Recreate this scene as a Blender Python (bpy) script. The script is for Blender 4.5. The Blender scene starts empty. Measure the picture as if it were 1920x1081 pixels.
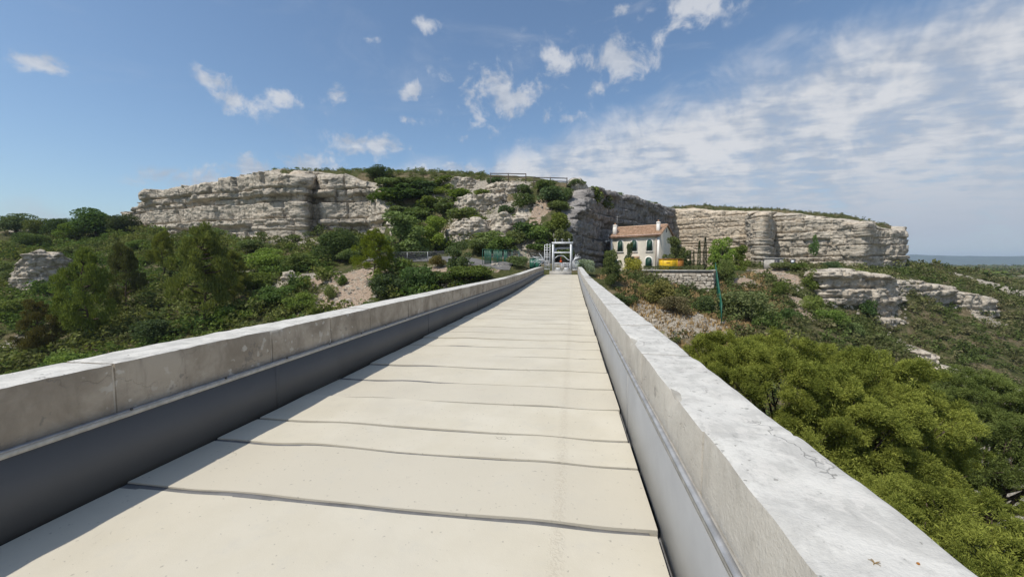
import bpy, math, random
import numpy as np
from mathutils import Vector, Matrix, Euler

R = math.radians
scene = bpy.context.scene
# ------------------------------------------------------------------ camera
F_PX = 753.0                      # focal length in photo pixels (1920 wide)
CAM_H = 1.75
YAW, PITCH = R(8.61), R(3.5)
cd = bpy.data.cameras.new('camera')
cd.sensor_width = 36.0
cd.lens = F_PX / 1920 * 36.0
cd.clip_start = 0.05
cd.clip_end = 30000
cam = bpy.data.objects.new('camera', cd)
scene.collection.objects.link(cam)
cam.location = (0, 0, CAM_H)
cam.rotation_euler = (R(90) - PITCH, 0, YAW)
scene.camera = cam
CAM_R = np.array(Euler((R(90) - PITCH, 0, YAW)).to_matrix())

# ------------------------------------------------------------------ light and sky
SUN = Vector((-0.474, -0.46, 1.0)).normalized()      # direction towards the sun
sun_el = math.asin(SUN.z)
sun_az = math.atan2(SUN.x, SUN.y)                     # clockwise from +Y
sl = bpy.data.lights.new('sun', 'SUN')
sl.energy = 4.0
sl.angle = R(0.53)
sl.color = (1.0, 0.945, 0.855)
so = bpy.data.objects.new('sun', sl)
scene.collection.objects.link(so)
so.rotation_euler = SUN.to_track_quat('Z', 'Y').to_euler()

world = bpy.data.worlds.new('World')
scene.world = world
world.use_nodes = True
SKY_STRENGTH = 0.12
scene.view_settings.view_transform = 'Standard'
scene.view_settings.look = 'None'
scene.view_settings.exposure = 0.0
scene.view_settings.gamma = 1.0
scene.view_settings.use_curve_mapping = False
scene.cycles.use_denoising = True
scene.cycles.max_bounces = 6
scene.cycles.diffuse_bounces = 3
scene.cycles.transmission_bounces = 4
scene.cycles.transparent_max_bounces = 4
scene.cycles.volume_bounces = 0


def ray(px, py):
    v = CAM_R @ np.array([(px - 960) / F_PX, -(py - 540.5) / F_PX, -1.0])
    return v / math.hypot(v[0], v[1])


def at(px, py, D):
    """point of the place seen at a photo pixel, D metres away over the ground"""
    r = ray(px, py) * D
    return (r[0], r[1], r[2] + CAM_H)


class NT:
    """small helper around a node tree"""
    def __init__(self, tree):
        self.t = tree
        tree.nodes.clear()

    def n(self, kind, **kw):
        nd = self.t.nodes.new(kind)
        for k, v in kw.items():
            if k == 'inp':
                for a, b in v.items():
                    self.set(nd, a, b)
            else:
                setattr(nd, k, v)
        return nd

    def set(self, nd, a, b):
        s = nd.inputs[a]
        if isinstance(b, bpy.types.NodeSocket):
            self.t.links.new(b, s)
        elif isinstance(b, bpy.types.Node):
            self.t.links.new(b.outputs[0], s)
        else:
            s.default_value = b

    def math(self, op, a, b=0.0, c=0.0, clamp=False):
        nd = self.n('ShaderNodeMath', operation=op, use_clamp=clamp)
        self.set(nd, 0, a)
        self.set(nd, 1, b)
        if op in ('MULTIPLY_ADD', 'SMOOTH_MIN', 'SMOOTH_MAX'):
            self.set(nd, 2, c)
        return nd.outputs[0]

    def ss(self, x, lo, hi, a=0.0, b=1.0):
        nd = self.n('ShaderNodeMapRange', interpolation_type='SMOOTHSTEP')
        self.set(nd, 0, x)
        for i, v in enumerate((lo, hi, a, b)):
            self.set(nd, i + 1, v)
        return nd.outputs[0]

    def noise(self, vec, scale, detail=3.0, rough=0.55, dist=0.0):
        nd = self.n('ShaderNodeTexNoise')
        if vec is not None:
            self.set(nd, 'Vector', vec)
        nd.inputs['Scale'].default_value = scale
        nd.inputs['Detail'].default_value = detail
        nd.inputs['Roughness'].default_value = rough
        nd.inputs['Distortion'].default_value = dist
        return nd.outputs[0]

    def mix(self, fac, a, b, blend='MIX'):
        nd = self.n('ShaderNodeMix', data_type='RGBA', blend_type=blend)
        self.set(nd, 0, fac)
        for i, v in ((6, a), (7, b)):
            if isinstance(v, tuple) and len(v) == 3:
                v = v + (1.0,)
            self.set(nd, i, v)
        return nd.outputs[2]

    def mapping(self, vec, scale=(1, 1, 1), rot=(0, 0, 0), kind='POINT'):
        nd = self.n('ShaderNodeMapping', vector_type=kind)
        self.set(nd, 0, vec)
        nd.inputs['Rotation'].default_value = rot
        nd.inputs['Scale'].default_value = scale
        return nd.outputs[0]


def build_sky():
    q = NT(world.node_tree)
    sky = q.n('ShaderNodeTexSky', sky_type='NISHITA')
    sky.sun_disc = False
    sky.sun_elevation = sun_el
    sky.sun_rotation = sun_az
    sky.altitude = 100
    sky.air_density = 1.0
    sky.dust_density = 1.1
    sky.ozone_density = 2.2
    d = q.n('ShaderNodeTexCoord').outputs['Generated']
    sep = q.n('ShaderNodeSeparateXYZ', inp={0: d})
    X, Y, Z = sep.outputs
    # the layer of broken altocumulus, laid out on a flat cloud deck
    zz = q.math('ADD', q.math('MAXIMUM', Z, 0.0), 0.10)
    cp = q.n('ShaderNodeCombineXYZ', inp={0: q.math('DIVIDE', X, zz), 1: q.math('DIVIDE', Y, zz), 2: 0.3})
    n_big = q.noise(cp.outputs[0], 0.45, 3, 0.5)
    n_mid = q.noise(q.mapping(cp.outputs[0], (1.0, 1.5, 1.0), (0, 0, 0.5)), 4.6, 5, 0.56, 0.25)
    n_fine = q.noise(d, 17.0, 6, 0.64, 0.3)
    n_edge = q.noise(d, 9.0, 4, 0.6, 0.4)
    # a sheet of cloud lies low over the right half and thins out to the left; wisps above it
    lim = q.math('ADD', 0.295, q.math('MULTIPLY', q.math('MAXIMUM', X, -0.1), 0.19))
    lim = q.math('ADD', lim, q.math('MULTIPLY', q.math('MINIMUM', q.math('ADD', X, 0.1), 0.0), 0.30))
    side = q.math('SUBTRACT', lim, Z)
    side = q.math('ADD', side, q.math('MULTIPLY', q.math('SUBTRACT', n_big, 0.5), 0.10))
    side = q.math('ADD', side, q.math('MULTIPLY', q.math('SUBTRACT', n_edge, 0.5), 0.16))
    cover = q.ss(side, -0.05, 0.07)
    tex = q.math('ADD', q.math('MULTIPLY', n_mid, 0.40), q.math('ADD', q.math('MULTIPLY', n_fine, 0.25), q.math('MULTIPLY', n_edge, 0.35)))
    layer = q.math('MULTIPLY', cover, q.ss(tex, 0.32, 0.56, 0.55, 0.97))
    wisp = q.noise(q.mapping(d, (1.0, 1.0, 3.2), (0.25, 0.15, 0.3)), 3.4, 6, 0.68, 0.8)
    wisp = q.math('MULTIPLY', q.ss(wisp, 0.50, 0.80), q.ss(X, -0.45, 0.35, 0.12, 0.60))
    layer = q.math('MAXIMUM', layer, wisp)
    # single small cumulus clouds
    blobs = [(412, 150, 46, 20), (440, 192, 56, 26), (632, 180, 36, 34), (776, 170, 19, 19), (72, 120, 60, 18), (530, 180, 40, 16),
             (705, 272, 66, 24), (858, 262, 30, 15), (375, 340, 130, 46, 2.0), (490, 328, 130, 44, 2.0), (575, 312, 80, 34, 2.0), (820, 335, 110, 26, 1.6), (900, 322, 110, 24, 1.6), (1040, 116, 42, 18),
             (960, 185, 120, 62), (1150, 112, 80, 46), (772, 226, 22, 11), (1275, 10, 90, 32), (1162, 16, 26, 11), (20, -10, 60, 22),
             (690, 72, 26, 8), (800, 48, 20, 10)]
    acc = None
    for (px, py, a, b, *bo) in blobs:
        r3 = ray(px, py)
        v = Vector(r3).normalized()
        ca = math.cos(math.atan((px - 960) / F_PX))
        sx = a / F_PX * ca * ca
        sz = b / F_PX * ca
        e = v.to_track_quat('Y', 'Z').to_euler()
        m = q.mapping(d, (sx, 1e6, sz), tuple(e), 'TEXTURE')
        ln = q.n('ShaderNodeVectorMath', operation='LENGTH', inp={0: m}).outputs['Value']
        w = q.math('SUBTRACT', 1.0, ln)
        if bo:
            w = q.math('MULTIPLY', w, bo[0])
        acc = w if acc is None else q.math('MAXIMUM', acc, w)
    puff = q.math('ADD', q.math('MULTIPLY', acc, 0.8), q.math('MULTIPLY', q.math('SUBTRACT', n_fine, 0.5), 4.2))
    puff = q.math('ADD', puff, q.math('MULTIPLY', q.math('SUBTRACT', n_edge, 0.5), 3.2))
    puff = q.math('MULTIPLY', q.ss(puff, 0.0, 1.1), q.ss(acc, -0.9, 0.1))
    cloud = q.math('MAXIMUM', layer, q.math('MULTIPLY', puff, 0.80))
    cloud = q.math('MULTIPLY', cloud, q.ss(Z, -0.02, 0.06, 0.35, 1.0))
    # cloud colour: bright rims, greyer thick parts
    shade = q.math('MULTIPLY', q.ss(q.math('ADD', q.math('MULTIPLY', n_edge, 0.55), q.math('MULTIPLY', n_mid, 0.45)), 0.38, 0.60), q.ss(Z, 0.03, 0.24, 0.15, 1.0))
    col = q.mix(shade, (3.55, 3.95, 4.65), (5.9, 6.0, 6.25))
    skyc = q.mix(1.0, sky.outputs[0], (1.06, 1.15, 1.17), 'MULTIPLY')
    out = q.mix(cloud, skyc, col)
    bg = q.n('ShaderNodeBackground', inp={0: out, 1: SKY_STRENGTH})
    q.n('ShaderNodeOutputWorld', inp={0: bg})


build_sky()

# ------------------------------------------------------------------ noise
def _hash(ix, iy, iz, seed):
    h = (ix.astype(np.int64) * 374761393 + iy.astype(np.int64) * 668265263 + iz.astype(np.int64) * 2147483647 + seed * 974634533) & 0xFFFFFFFF
    h = ((h ^ (h >> 13)) * 1274126177) & 0xFFFFFFFF
    h = ((h ^ (h >> 16)) * 2246822519) & 0xFFFFFFFF
    return ((h ^ (h >> 15)) & 0xFFFFFF) / float(0xFFFFFF)


def vnoise(x, y, z=None, seed=0):
    x = np.asarray(x, float)
    y = np.asarray(y, float) + np.zeros_like(x)
    z = np.zeros_like(x) if z is None else np.asarray(z, float) + np.zeros_like(x)
    ix, iy, iz = np.floor(x), np.floor(y), np.floor(z)
    fx, fy, fz = x - ix, y - iy, z - iz
    fx, fy, fz = (t * t * (3 - 2 * t) for t in (fx, fy, fz))
    r = 0
    for dx in (0, 1):
        for dy in (0, 1):
            for dz in (0, 1):
                w = (fx if dx else 1 - fx) * (fy if dy else 1 - fy) * (fz if dz else 1 - fz)
                r = r + w * _hash(ix + dx, iy + dy, iz + dz, seed)
    return r * 2 - 1


def fbm(x, y, z=None, seed=0, oct=4, gain=0.5):
    a, s, r = 1.0, 1.0, 0
    x = np.asarray(x, float)
    y = np.asarray(y, float)
    for o in range(oct):
        r = r + a * vnoise(x * s, y * s, None if z is None else np.asarray(z, float) * s, seed + o * 31)
        a *= gain
        s *= 2.03
    return r


def sstep(x, a, b):
    t = np.clip((x - a) / (b - a), 0, 1)
    return t * t * (3 - 2 * t)


# ------------------------------------------------------------------ objects
COL = scene.collection


def mesh_np(name, verts, quads=None, tris=None, smooth=False):
    me = bpy.data.meshes.new(name)
    verts = np.ascontiguousarray(verts, np.float32)
    parts, starts, tot = [], [], 0
    if quads is not None and len(quads):
        q = np.ascontiguousarray(quads, np.int32)
        parts.append(q.ravel())
        starts.append(np.arange(len(q)) * 4)
        tot = len(q) * 4
    if tris is not None and len(tris):
        t = np.ascontiguousarray(tris, np.int32)
        parts.append(t.ravel())
        starts.append(tot + np.arange(len(t)) * 3)
    li = np.concatenate(parts)
    st = np.concatenate(starts).astype(np.int32)
    me.vertices.add(len(verts))
    me.vertices.foreach_set('co', verts.ravel())
    me.loops.add(len(li))
    me.loops.foreach_set('vertex_index', li)
    me.polygons.add(len(st))
    me.polygons.foreach_set('loop_start', st)
    if smooth:
        me.polygons.foreach_set('use_smooth', np.ones(len(st), bool))
    me.update(calc_edges=True)
    return me


def add_obj(name, me, mat=None, parent=None, loc=None, rot=None, scale=None):
    o = bpy.data.objects.new(name, me)
    COL.objects.link(o)
    if mat is not None and me is not None:
        if len(me.materials) == 0:
            me.materials.append(mat)
    if parent is not None:
        o.parent = parent
    if loc is not None:
        o.location = loc
    if rot is not None:
        o.rotation_euler = rot
    if scale is not None:
        o.scale = scale
    return o


def tag(o, label=None, cat=None, group=None, kind=None):
    if label:
        o['label'] = label
    if cat:
        o['category'] = cat
    if group:
        o['group'] = group
    if kind:
        o['kind'] = kind
    return o


def empty(name, loc=(0, 0, 0), rz=0.0):
    o = bpy.data.objects.new(name, None)
    COL.objects.link(o)
    o.location = loc
    o.rotation_euler = (0, 0, rz)
    o.empty_display_size = 0.2
    return o


class MB:
    """collects simple shapes and links them as one mesh"""
    def __init__(self):
        self.v, self.q, self.t, self.n = [], [], [], 0

    def add(self, v, q=(), t=()):
        v = np.asarray(v, float).reshape(-1, 3)
        if len(q):
            self.q.append(np.asarray(q, int).reshape(-1, 4) + self.n)
        if len(t):
            self.t.append(np.asarray(t, int).reshape(-1, 3) + self.n)
        self.v.append(v)
        self.n += len(v)
        return self

    def box(self, x0, x1, y0, y1, z0, z1):
        v = [(x, y, z) for z in (z0, z1) for y in (y0, y1) for x in (x0, x1)]
        self.add(v, [(0, 2, 3, 1), (4, 5, 7, 6), (0, 1, 5, 4), (1, 3, 7, 5), (3, 2, 6, 7), (2, 0, 4, 6)])
        return self

    def prism(self, poly, y0, y1):
        """poly in xz, extruded along y"""
        n = len(poly)
        v = [(x, y0, z) for x, z in poly] + [(x, y1, z) for x, z in poly]
        q = [(i, (i + 1) % n, n + (i + 1) % n, n + i) for i in range(n)]
        t = [(0, i + 1, i) for i in range(1, n - 1)] + [(n, n + i, n + i + 1) for i in range(1, n - 1)]
        self.add(v, q, t)
        return self

    def tube(self, pts, rad, k=6):
        pts = [Vector(p) for p in pts]
        rads = rad if isinstance(rad, (list, tuple)) else [rad] * len(pts)
        v, q = [], []
        for i, p in enumerate(pts):
            d = (pts[min(i + 1, len(pts) - 1)] - pts[max(i - 1, 0)]).normalized()
            a = d.cross(Vector((0.13, 0.31, 0.94)))
            if a.length < 0.05:
                a = d.cross(Vector((1, 0, 0)))
            a.normalize()
            b = d.cross(a)
            for j in range(k):
                t = 2 * math.pi * j / k
                v.append(p + (a * math.cos(t) + b * math.sin(t)) * rads[i])
        for i in range(len(pts) - 1):
            for j in range(k):
                q.append((i * k + j, i * k + (j + 1) % k, (i + 1) * k + (j + 1) % k, (i + 1) * k + j))
        v.append(pts[0])
        v.append(pts[-1])
        n0 = len(pts) * k
        t = [(n0, (j + 1) % k, j) for j in range(k)] + [(n0 + 1, n0 - k + j, n0 - k + (j + 1) % k) for j in range(k)]
        self.add([tuple(p) for p in v], q, t)
        return self

    def build(self, name, mat, parent=None, smooth=False, loc=None, rot=None):
        me = mesh_np(name, np.concatenate(self.v), np.concatenate(self.q) if self.q else None,
                     np.concatenate(self.t) if self.t else None, smooth)
        return add_obj(name, me, mat, parent, loc, rot)


def grid_box(lo, hi, n, r, amp=0.0, freq=3.0, seed=0, shape=None):
    """box of subdivided faces with rounded, slightly uneven edges -> verts, quads"""
    lo, hi = np.array(lo, float), np.array(hi, float)
    V, Q, base = [], [], 0
    for ax in range(3):
        u, w = (ax + 1) % 3, (ax + 2) % 3
        for side in (0, 1):
            nu, nw = n[u] + 1, n[w] + 1
            a, b = np.meshgrid(np.linspace(lo[u], hi[u], nu), np.linspace(lo[w], hi[w], nw), indexing='ij')
            p = np.zeros((nu * nw, 3))
            p[:, u] = a.ravel()
            p[:, w] = b.ravel()
            p[:, ax] = hi[ax] if side else lo[ax]
            idx = np.arange(nu * nw).reshape(nu, nw)
            f = np.stack([idx[:-1, :-1], idx[1:, :-1], idx[1:, 1:], idx[:-1, 1:]], -1).reshape(-1, 4)
            if not side:
                f = f[:, ::-1]
            V.append(p)
            Q.append(f + base)
            base += len(p)
    p = np.concatenate(V)
    inn = np.clip(p, lo + r, hi - r)
    dv = p - inn
    ln = np.linalg.norm(dv, axis=1, keepdims=True)
    nrm = dv / np.maximum(ln, 1e-9)
    p2 = inn + nrm * np.minimum(ln, r)
    if amp:
        d = fbm(p[:, 0] * freq, p[:, 1] * freq, p[:, 2] * freq, seed, 3)
        p2 = p2 + nrm * (d * amp)[:, None]
    if shape is not None:
        p2 = shape(p2, p)
    return p2, np.concatenate(Q)


# ------------------------------------------------------------------ materials
M = {}


def material(name, rough=0.8, spec=0.3):
    m = bpy.data.materials.new(name)
    m.use_nodes = True
    q = NT(m.node_tree)
    b = q.n('ShaderNodeBsdfPrincipled')
    b.inputs['Roughness'].default_value = rough
    b.inputs['Specular IOR Level'].default_value = spec
    q.n('ShaderNodeOutputMaterial', inp={0: b})
    M[name] = m
    return q, b


def world_pos(q):
    return q.n('ShaderNodeNewGeometry').outputs['Position']


def bump(q, b, h, strength=0.4, dist=0.02):
    nd = q.n('ShaderNodeBump', inp={'Height': h})
    nd.inputs['Strength'].default_value = strength
    nd.inputs['Distance'].default_value = dist
    q.set(b, 'Normal', nd.outputs[0])


def flat(name, col, rough=0.6, spec=0.3, var=0.12, scale=6.0, metal=0.0):
    q, b = material(name, rough, spec)
    p = world_pos(q)
    n = q.noise(p, scale, 4, 0.6)
    dark = tuple(c * (1 - var * 1.6) for c in col)
    light = tuple(min(1, c * (1 + var)) for c in col)
    q.set(b, 'Base Color', q.mix(q.ss(n, 0.3, 0.7), dark, light))
    b.inputs['Metallic'].default_value = metal
    return M[name]


def mat_slab():
    q, b = material('walkway_concrete', 0.85, 0.2)
    p = world_pos(q)
    rnd = q.n('ShaderNodeObjectInfo').outputs['Random']
    n1 = q.noise(p, 1.3, 4, 0.6)
    n2 = q.noise(p, 22, 3, 0.6)
    n3 = q.noise(p, 160, 2, 0.5)
    c = q.mix(q.ss(n1, 0.3, 0.72), (0.55, 0.502, 0.395), (0.605, 0.56, 0.457))
    c = q.mix(q.ss(rnd, 0.0, 1.0, 0.0, 0.8), c, (0.53, 0.485, 0.39))
    c = q.mix(q.ss(q.noise(p, 0.55, 5, 0.65), 0.46, 0.70, 0.0, 0.5), c, (0.485, 0.448, 0.37))
    # short hairline cracks and scuffs
    warp = q.n('ShaderNodeVectorMath', operation='MULTIPLY_ADD', inp={0: q.n('ShaderNodeTexNoise', inp={'Vector': p, 'Scale': 3.0}).outputs[1], 1: (0.5, 0.5, 0.5), 2: p})
    vo = q.n('ShaderNodeTexVoronoi', feature='DISTANCE_TO_EDGE')
    q.set(vo, 'Vector', warp.outputs[0])
    vo.inputs['Scale'].default_value = 1.7
    crack = q.ss(vo.outputs[0], 0.0, 0.006, 1.0, 0.0)
    crack = q.math('MULTIPLY', crack, q.ss(q.noise(p, 2.1, 3, 0.6), 0.60, 0.66))
    c = q.mix(q.math('MULTIPLY', crack, 0.65), c, (0.20, 0.18, 0.14))
    # line of mortar crumbs along the right third
    sx = q.n('ShaderNodeSeparateXYZ', inp={0: p}).outputs[0]
    off = q.math('ABSOLUTE', q.math('ADD', q.math('SUBTRACT', sx, -0.085), q.math('MULTIPLY', q.math('SUBTRACT', n2, 0.5), 0.07)))
    line = q.math('MULTIPLY', q.ss(off, 0.01, 0.075, 1.0, 0.0), q.ss(q.noise(p, 38, 3, 0.7), 0.42, 0.62))
    c = q.mix(q.math('MULTIPLY', line, 0.55), c, (0.47, 0.42, 0.33))
    spots = q.ss(q.noise(p, 34, 2, 0.4), 0.70, 0.74)
    c = q.mix(q.math('MULTIPLY', spots, 0.5), c, (0.22, 0.2, 0.17))
    blot = q.ss(q.noise(p, 3.2, 6, 0.72), 0.52, 0.72)
    c = q.mix(q.math('MULTIPLY', blot, 0.42), c, (0.50, 0.47, 0.40))
    q.set(b, 'Base Color', c)
    h = q.math('ADD', q.math('MULTIPLY', n2, 0.5), q.math('MULTIPLY', n3, 0.35))
    h = q.math('ADD', h, q.math('MULTIPLY', line, 0.8))
    h = q.math('SUBTRACT', h, q.math('MULTIPLY', crack, 1.5))
    bump(q, b, h, 0.35, 0.006)


def mat_parapet(name, base, stain, lichen_amt, worn):
    q, b = material(name, 0.9, 0.15)
    p = world_pos(q)
    rnd = q.n('ShaderNodeObjectInfo').outputs['Random']
    n1 = q.noise(p, 1.9, 5, 0.65, 0.4)
    n2 = q.noise(q.mapping(p, (5, 5, 1.1)), 1.6, 4, 0.65)
    n3 = q.noise(p, 60, 3, 0.65)
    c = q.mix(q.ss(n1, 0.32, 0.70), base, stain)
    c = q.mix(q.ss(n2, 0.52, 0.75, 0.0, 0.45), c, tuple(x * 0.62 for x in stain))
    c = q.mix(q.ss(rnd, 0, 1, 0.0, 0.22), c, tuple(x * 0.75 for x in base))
    # pale lichen rosettes
    vo = q.n('ShaderNodeTexVoronoi', feature='SMOOTH_F1')
    wp = q.n('ShaderNodeVectorMath', operation='MULTIPLY_ADD', inp={0: q.n('ShaderNodeTexNoise', inp={'Vector': p, 'Scale': 14.0}).outputs[1], 1: (0.12, 0.12, 0.12), 2: p})
    q.set(vo, 'Vector', wp.outputs[0])
    vo.inputs['Scale'].default_value = 9.0
    ring = q.ss(vo.outputs[0], 0.16, 0.24, 1.0, 0.0)
    ring = q.math('MULTIPLY', ring, q.ss(q.noise(p, 1.3, 2, 0.5), 0.44, 0.54))
    c = q.mix(q.math('MULTIPLY', ring, lichen_amt), c, (0.54, 0.51, 0.45))
    dk = q.ss(q.noise(p, 3.4, 4, 0.7), 0.655, 0.70)
    c = q.mix(q.math('MULTIPLY', dk, 0.45), c, (0.13, 0.125, 0.12))
    # bleached patches on flat tops
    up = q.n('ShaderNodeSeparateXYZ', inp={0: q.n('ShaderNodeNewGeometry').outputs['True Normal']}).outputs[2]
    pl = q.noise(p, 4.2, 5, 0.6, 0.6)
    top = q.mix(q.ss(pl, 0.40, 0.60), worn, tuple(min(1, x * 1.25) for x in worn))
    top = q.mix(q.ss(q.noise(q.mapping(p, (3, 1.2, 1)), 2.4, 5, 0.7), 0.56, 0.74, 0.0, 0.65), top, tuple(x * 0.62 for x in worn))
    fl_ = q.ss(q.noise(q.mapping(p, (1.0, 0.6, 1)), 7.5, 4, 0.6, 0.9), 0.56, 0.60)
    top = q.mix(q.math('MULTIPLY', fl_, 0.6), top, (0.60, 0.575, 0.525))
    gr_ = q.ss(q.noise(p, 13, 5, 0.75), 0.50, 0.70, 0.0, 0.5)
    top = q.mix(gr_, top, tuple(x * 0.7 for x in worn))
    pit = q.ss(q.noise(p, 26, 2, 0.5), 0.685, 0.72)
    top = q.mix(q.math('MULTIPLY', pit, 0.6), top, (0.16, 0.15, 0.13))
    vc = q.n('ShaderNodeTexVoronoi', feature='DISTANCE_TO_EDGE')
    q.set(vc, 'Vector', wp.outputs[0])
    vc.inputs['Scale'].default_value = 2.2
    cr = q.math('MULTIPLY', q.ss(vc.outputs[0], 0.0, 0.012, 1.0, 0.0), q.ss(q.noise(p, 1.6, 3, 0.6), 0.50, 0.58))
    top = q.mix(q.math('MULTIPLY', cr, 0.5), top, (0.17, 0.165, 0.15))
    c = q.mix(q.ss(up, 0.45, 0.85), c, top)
    q.set(b, 'Base Color', c)
    h = q.math('ADD', q.math('MULTIPLY', n3, 0.5), q.math('MULTIPLY', q.noise(p, 16, 4, 0.7), 0.8))
    h = q.math('SUBTRACT', h, q.math('MULTIPLY', cr, 0.8))
    bump(q, b, h, 0.6, 0.012)


def mat_rock(name, pale, mid, dark, sc=1.0, warm=(0.46, 0.36, 0.25)):
    q, b = material(name, 0.95, 0.1)
    p = world_pos(q)
    n1 = q.noise(q.mapping(p, (1, 1, 2.2)), 0.35 * sc, 5, 0.65, 0.4)
    n2 = q.noise(q.mapping(p, (1.6, 1.6, 0.35)), 0.8 * sc, 4, 0.7, 0.3)
    n3 = q.noise(p, 3.2 * sc, 4, 0.7)
    c = q.mix(q.ss(n1, 0.33, 0.66), mid, pale)
    c = q.mix(q.ss(n2, 0.48, 0.68, 0.0, 0.72), c, dark)
    c = q.mix(q.ss(n3, 0.52, 0.70, 0.0, 0.5), c, tuple(x * 0.6 for x in mid))
    c = q.mix(q.ss(q.noise(q.mapping(p, (0.5, 0.5, 1.8)), 0.5, 3, 0.6), 0.56, 0.72, 0.0, 0.5), c, warm)
    q.set(b, 'Base Color', c)
    vo = q.n('ShaderNodeTexVoronoi', feature='DISTANCE_TO_EDGE')
    q.set(vo, 'Vector', q.mapping(p, (0.9, 0.9, 1.7)))
    vo.inputs['Scale'].default_value = 1.1 * sc
    h = q.math('ADD', q.noise(p, 4.5, 6, 0.75), q.math('MULTIPLY', n3, 0.4))
    h = q.math('ADD', h, q.ss(vo.outputs[0], 0.0, 0.09, 0.0, 0.8))
    bump(q, b, h, 0.8, 0.07)


def mat_ground():
    q, b = material('ground', 0.95, 0.05)
    p = world_pos(q)
    at_ = q.n('ShaderNodeAttribute', attribute_name='zone')
    z = q.n('ShaderNodeSeparateColor', inp={0: at_.outputs[0]})
    rocky, path, far = z.outputs[0], z.outputs[1], z.outputs[2]
    n1 = q.noise(p, 0.22, 5, 0.65)
    n2 = q.noise(p, 1.5, 5, 0.7)
    n3 = q.noise(p, 6.0, 3, 0.7)
    soil = q.mix(q.ss(n2, 0.35, 0.65), (0.15, 0.12, 0.07), (0.25, 0.20, 0.125))
    green = q.mix(q.ss(n2, 0.35, 0.65), (0.06, 0.072, 0.026), (0.115, 0.115, 0.048))
    c = q.mix(q.ss(n1, 0.48, 0.64), green, soil)
    stone = q.mix(q.ss(n3, 0.35, 0.65), (0.30, 0.26, 0.20), (0.52, 0.475, 0.40))
    rk = q.ss(q.math('ADD', rocky, q.math('MULTIPLY', q.math('SUBTRACT', n2, 0.5), 1.3)), 0.40, 0.70)
    c = q.mix(rk, c, stone)
    pk = q.mix(q.ss(n3, 0.35, 0.68), (0.34, 0.245, 0.175), (0.55, 0.44, 0.34))
    pp = q.ss(q.math('ADD', path, q.math('MULTIPLY', q.math('SUBTRACT', n2, 0.5), 0.9)), 0.42, 0.62)
    c = q.mix(pp, c, pk)
    fs = q.ss(q.math('ADD', q.noise(q.mapping(p, (1, 1, 1)), 0.02, 6, 0.7), q.math('MULTIPLY', far, 0.0)), 0.50, 0.60)
    farc = q.mix(fs, (0.07, 0.085, 0.035), (0.40, 0.35, 0.27))
    c = q.mix(far, c, farc)
    q.set(b, 'Base Color', c)
    bump(q, b, q.math('ADD', q.noise(p, 3.0, 6, 0.75), n3), 0.9, 0.22)


def mat_leaf(name, dark, light, tip=None, transl=0.30, attr=False, obj=0.35):
    m = bpy.data.materials.new(name)
    m.use_nodes = True
    q = NT(m.node_tree)
    g = q.n('ShaderNodeNewGeometry')
    isl = g.outputs['Random Per Island']
    rnd = q.n('ShaderNodeObjectInfo').outputs['Random']
    nn = q.noise(g.outputs['Position'], 0.9, 2, 0.5)
    f = q.math('ADD', q.math('MULTIPLY', isl, 0.6), q.math('MULTIPLY', q.ss(nn, 0.3, 0.7), 0.4))
    c = q.mix(f, dark, light)
    if attr:
        at_ = q.n('ShaderNodeAttribute', attribute_name='tint')
        c = q.mix(0.85, c, q.mix(1.0, q.mix(f, (0.6, 0.6, 0.6), (1.5, 1.5, 1.5)), at_.outputs[0], 'MULTIPLY'))
    elif obj:
        hsv = q.n('ShaderNodeHueSaturation', inp={'Color': c})
        q.set(hsv, 'Hue', q.ss(rnd, 0, 1, 0.5 - 0.016, 0.5 + 0.016))
        q.set(hsv, 'Saturation', q.ss(q.math('FRACT', q.math('MULTIPLY', rnd, 7.3)), 0, 1, 0.8, 1.1))
        q.set(hsv, 'Value', q.ss(q.math('FRACT', q.math('MULTIPLY', rnd, 3.7)), 0, 1, 1 - obj * 0.6, 1 + obj))
        c = hsv.outputs[0]
    df = q.n('ShaderNodeBsdfDiffuse', inp={0: c})
    tr = q.n('ShaderNodeBsdfTranslucent', inp={0: q.mix(1.0, c, (1.25, 1.3, 0.7), 'MULTIPLY')})
    mx = q.n('ShaderNodeMixShader', inp={0: transl, 1: df, 2: tr})
    q.n('ShaderNodeOutputMaterial', inp={0: mx})
    M[name] = m
    return m


mat_slab()
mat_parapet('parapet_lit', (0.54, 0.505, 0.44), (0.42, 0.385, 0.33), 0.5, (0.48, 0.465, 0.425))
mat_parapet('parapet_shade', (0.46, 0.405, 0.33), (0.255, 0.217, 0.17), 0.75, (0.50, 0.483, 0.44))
mat_rock('limestone', (0.58, 0.515, 0.42), (0.43, 0.378, 0.305), (0.15, 0.135, 0.115))
mat_rock('quarry_stone', (0.64, 0.55, 0.43), (0.53, 0.44, 0.33), (0.25, 0.21, 0.165), 1.3, (0.58, 0.45, 0.30))
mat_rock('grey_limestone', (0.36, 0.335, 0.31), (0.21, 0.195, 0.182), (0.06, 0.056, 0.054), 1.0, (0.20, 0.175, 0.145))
mat_rock('white_limestone', (0.60, 0.56, 0.48), (0.46, 0.42, 0.35), (0.24, 0.21, 0.18), 1.4)
mat_ground()
flat('hills', (0.045, 0.065, 0.04), 0.95, 0.05, 0.3, 0.01)
flat('mortar', (0.36, 0.34, 0.30), 0.95, 0.1)
flat('joint_grey', (0.17, 0.168, 0.165), 0.85, 0.2, 0.12, 9)
flat('deck_bed', (0.10, 0.10, 0.10), 0.9, 0.1)
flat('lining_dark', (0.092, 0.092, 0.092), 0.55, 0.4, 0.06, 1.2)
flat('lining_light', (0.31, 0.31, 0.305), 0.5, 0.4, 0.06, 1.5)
flat('zinc', (0.33, 0.335, 0.345), 0.6, 0.4, 0.15, 9, 0.15)
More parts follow.
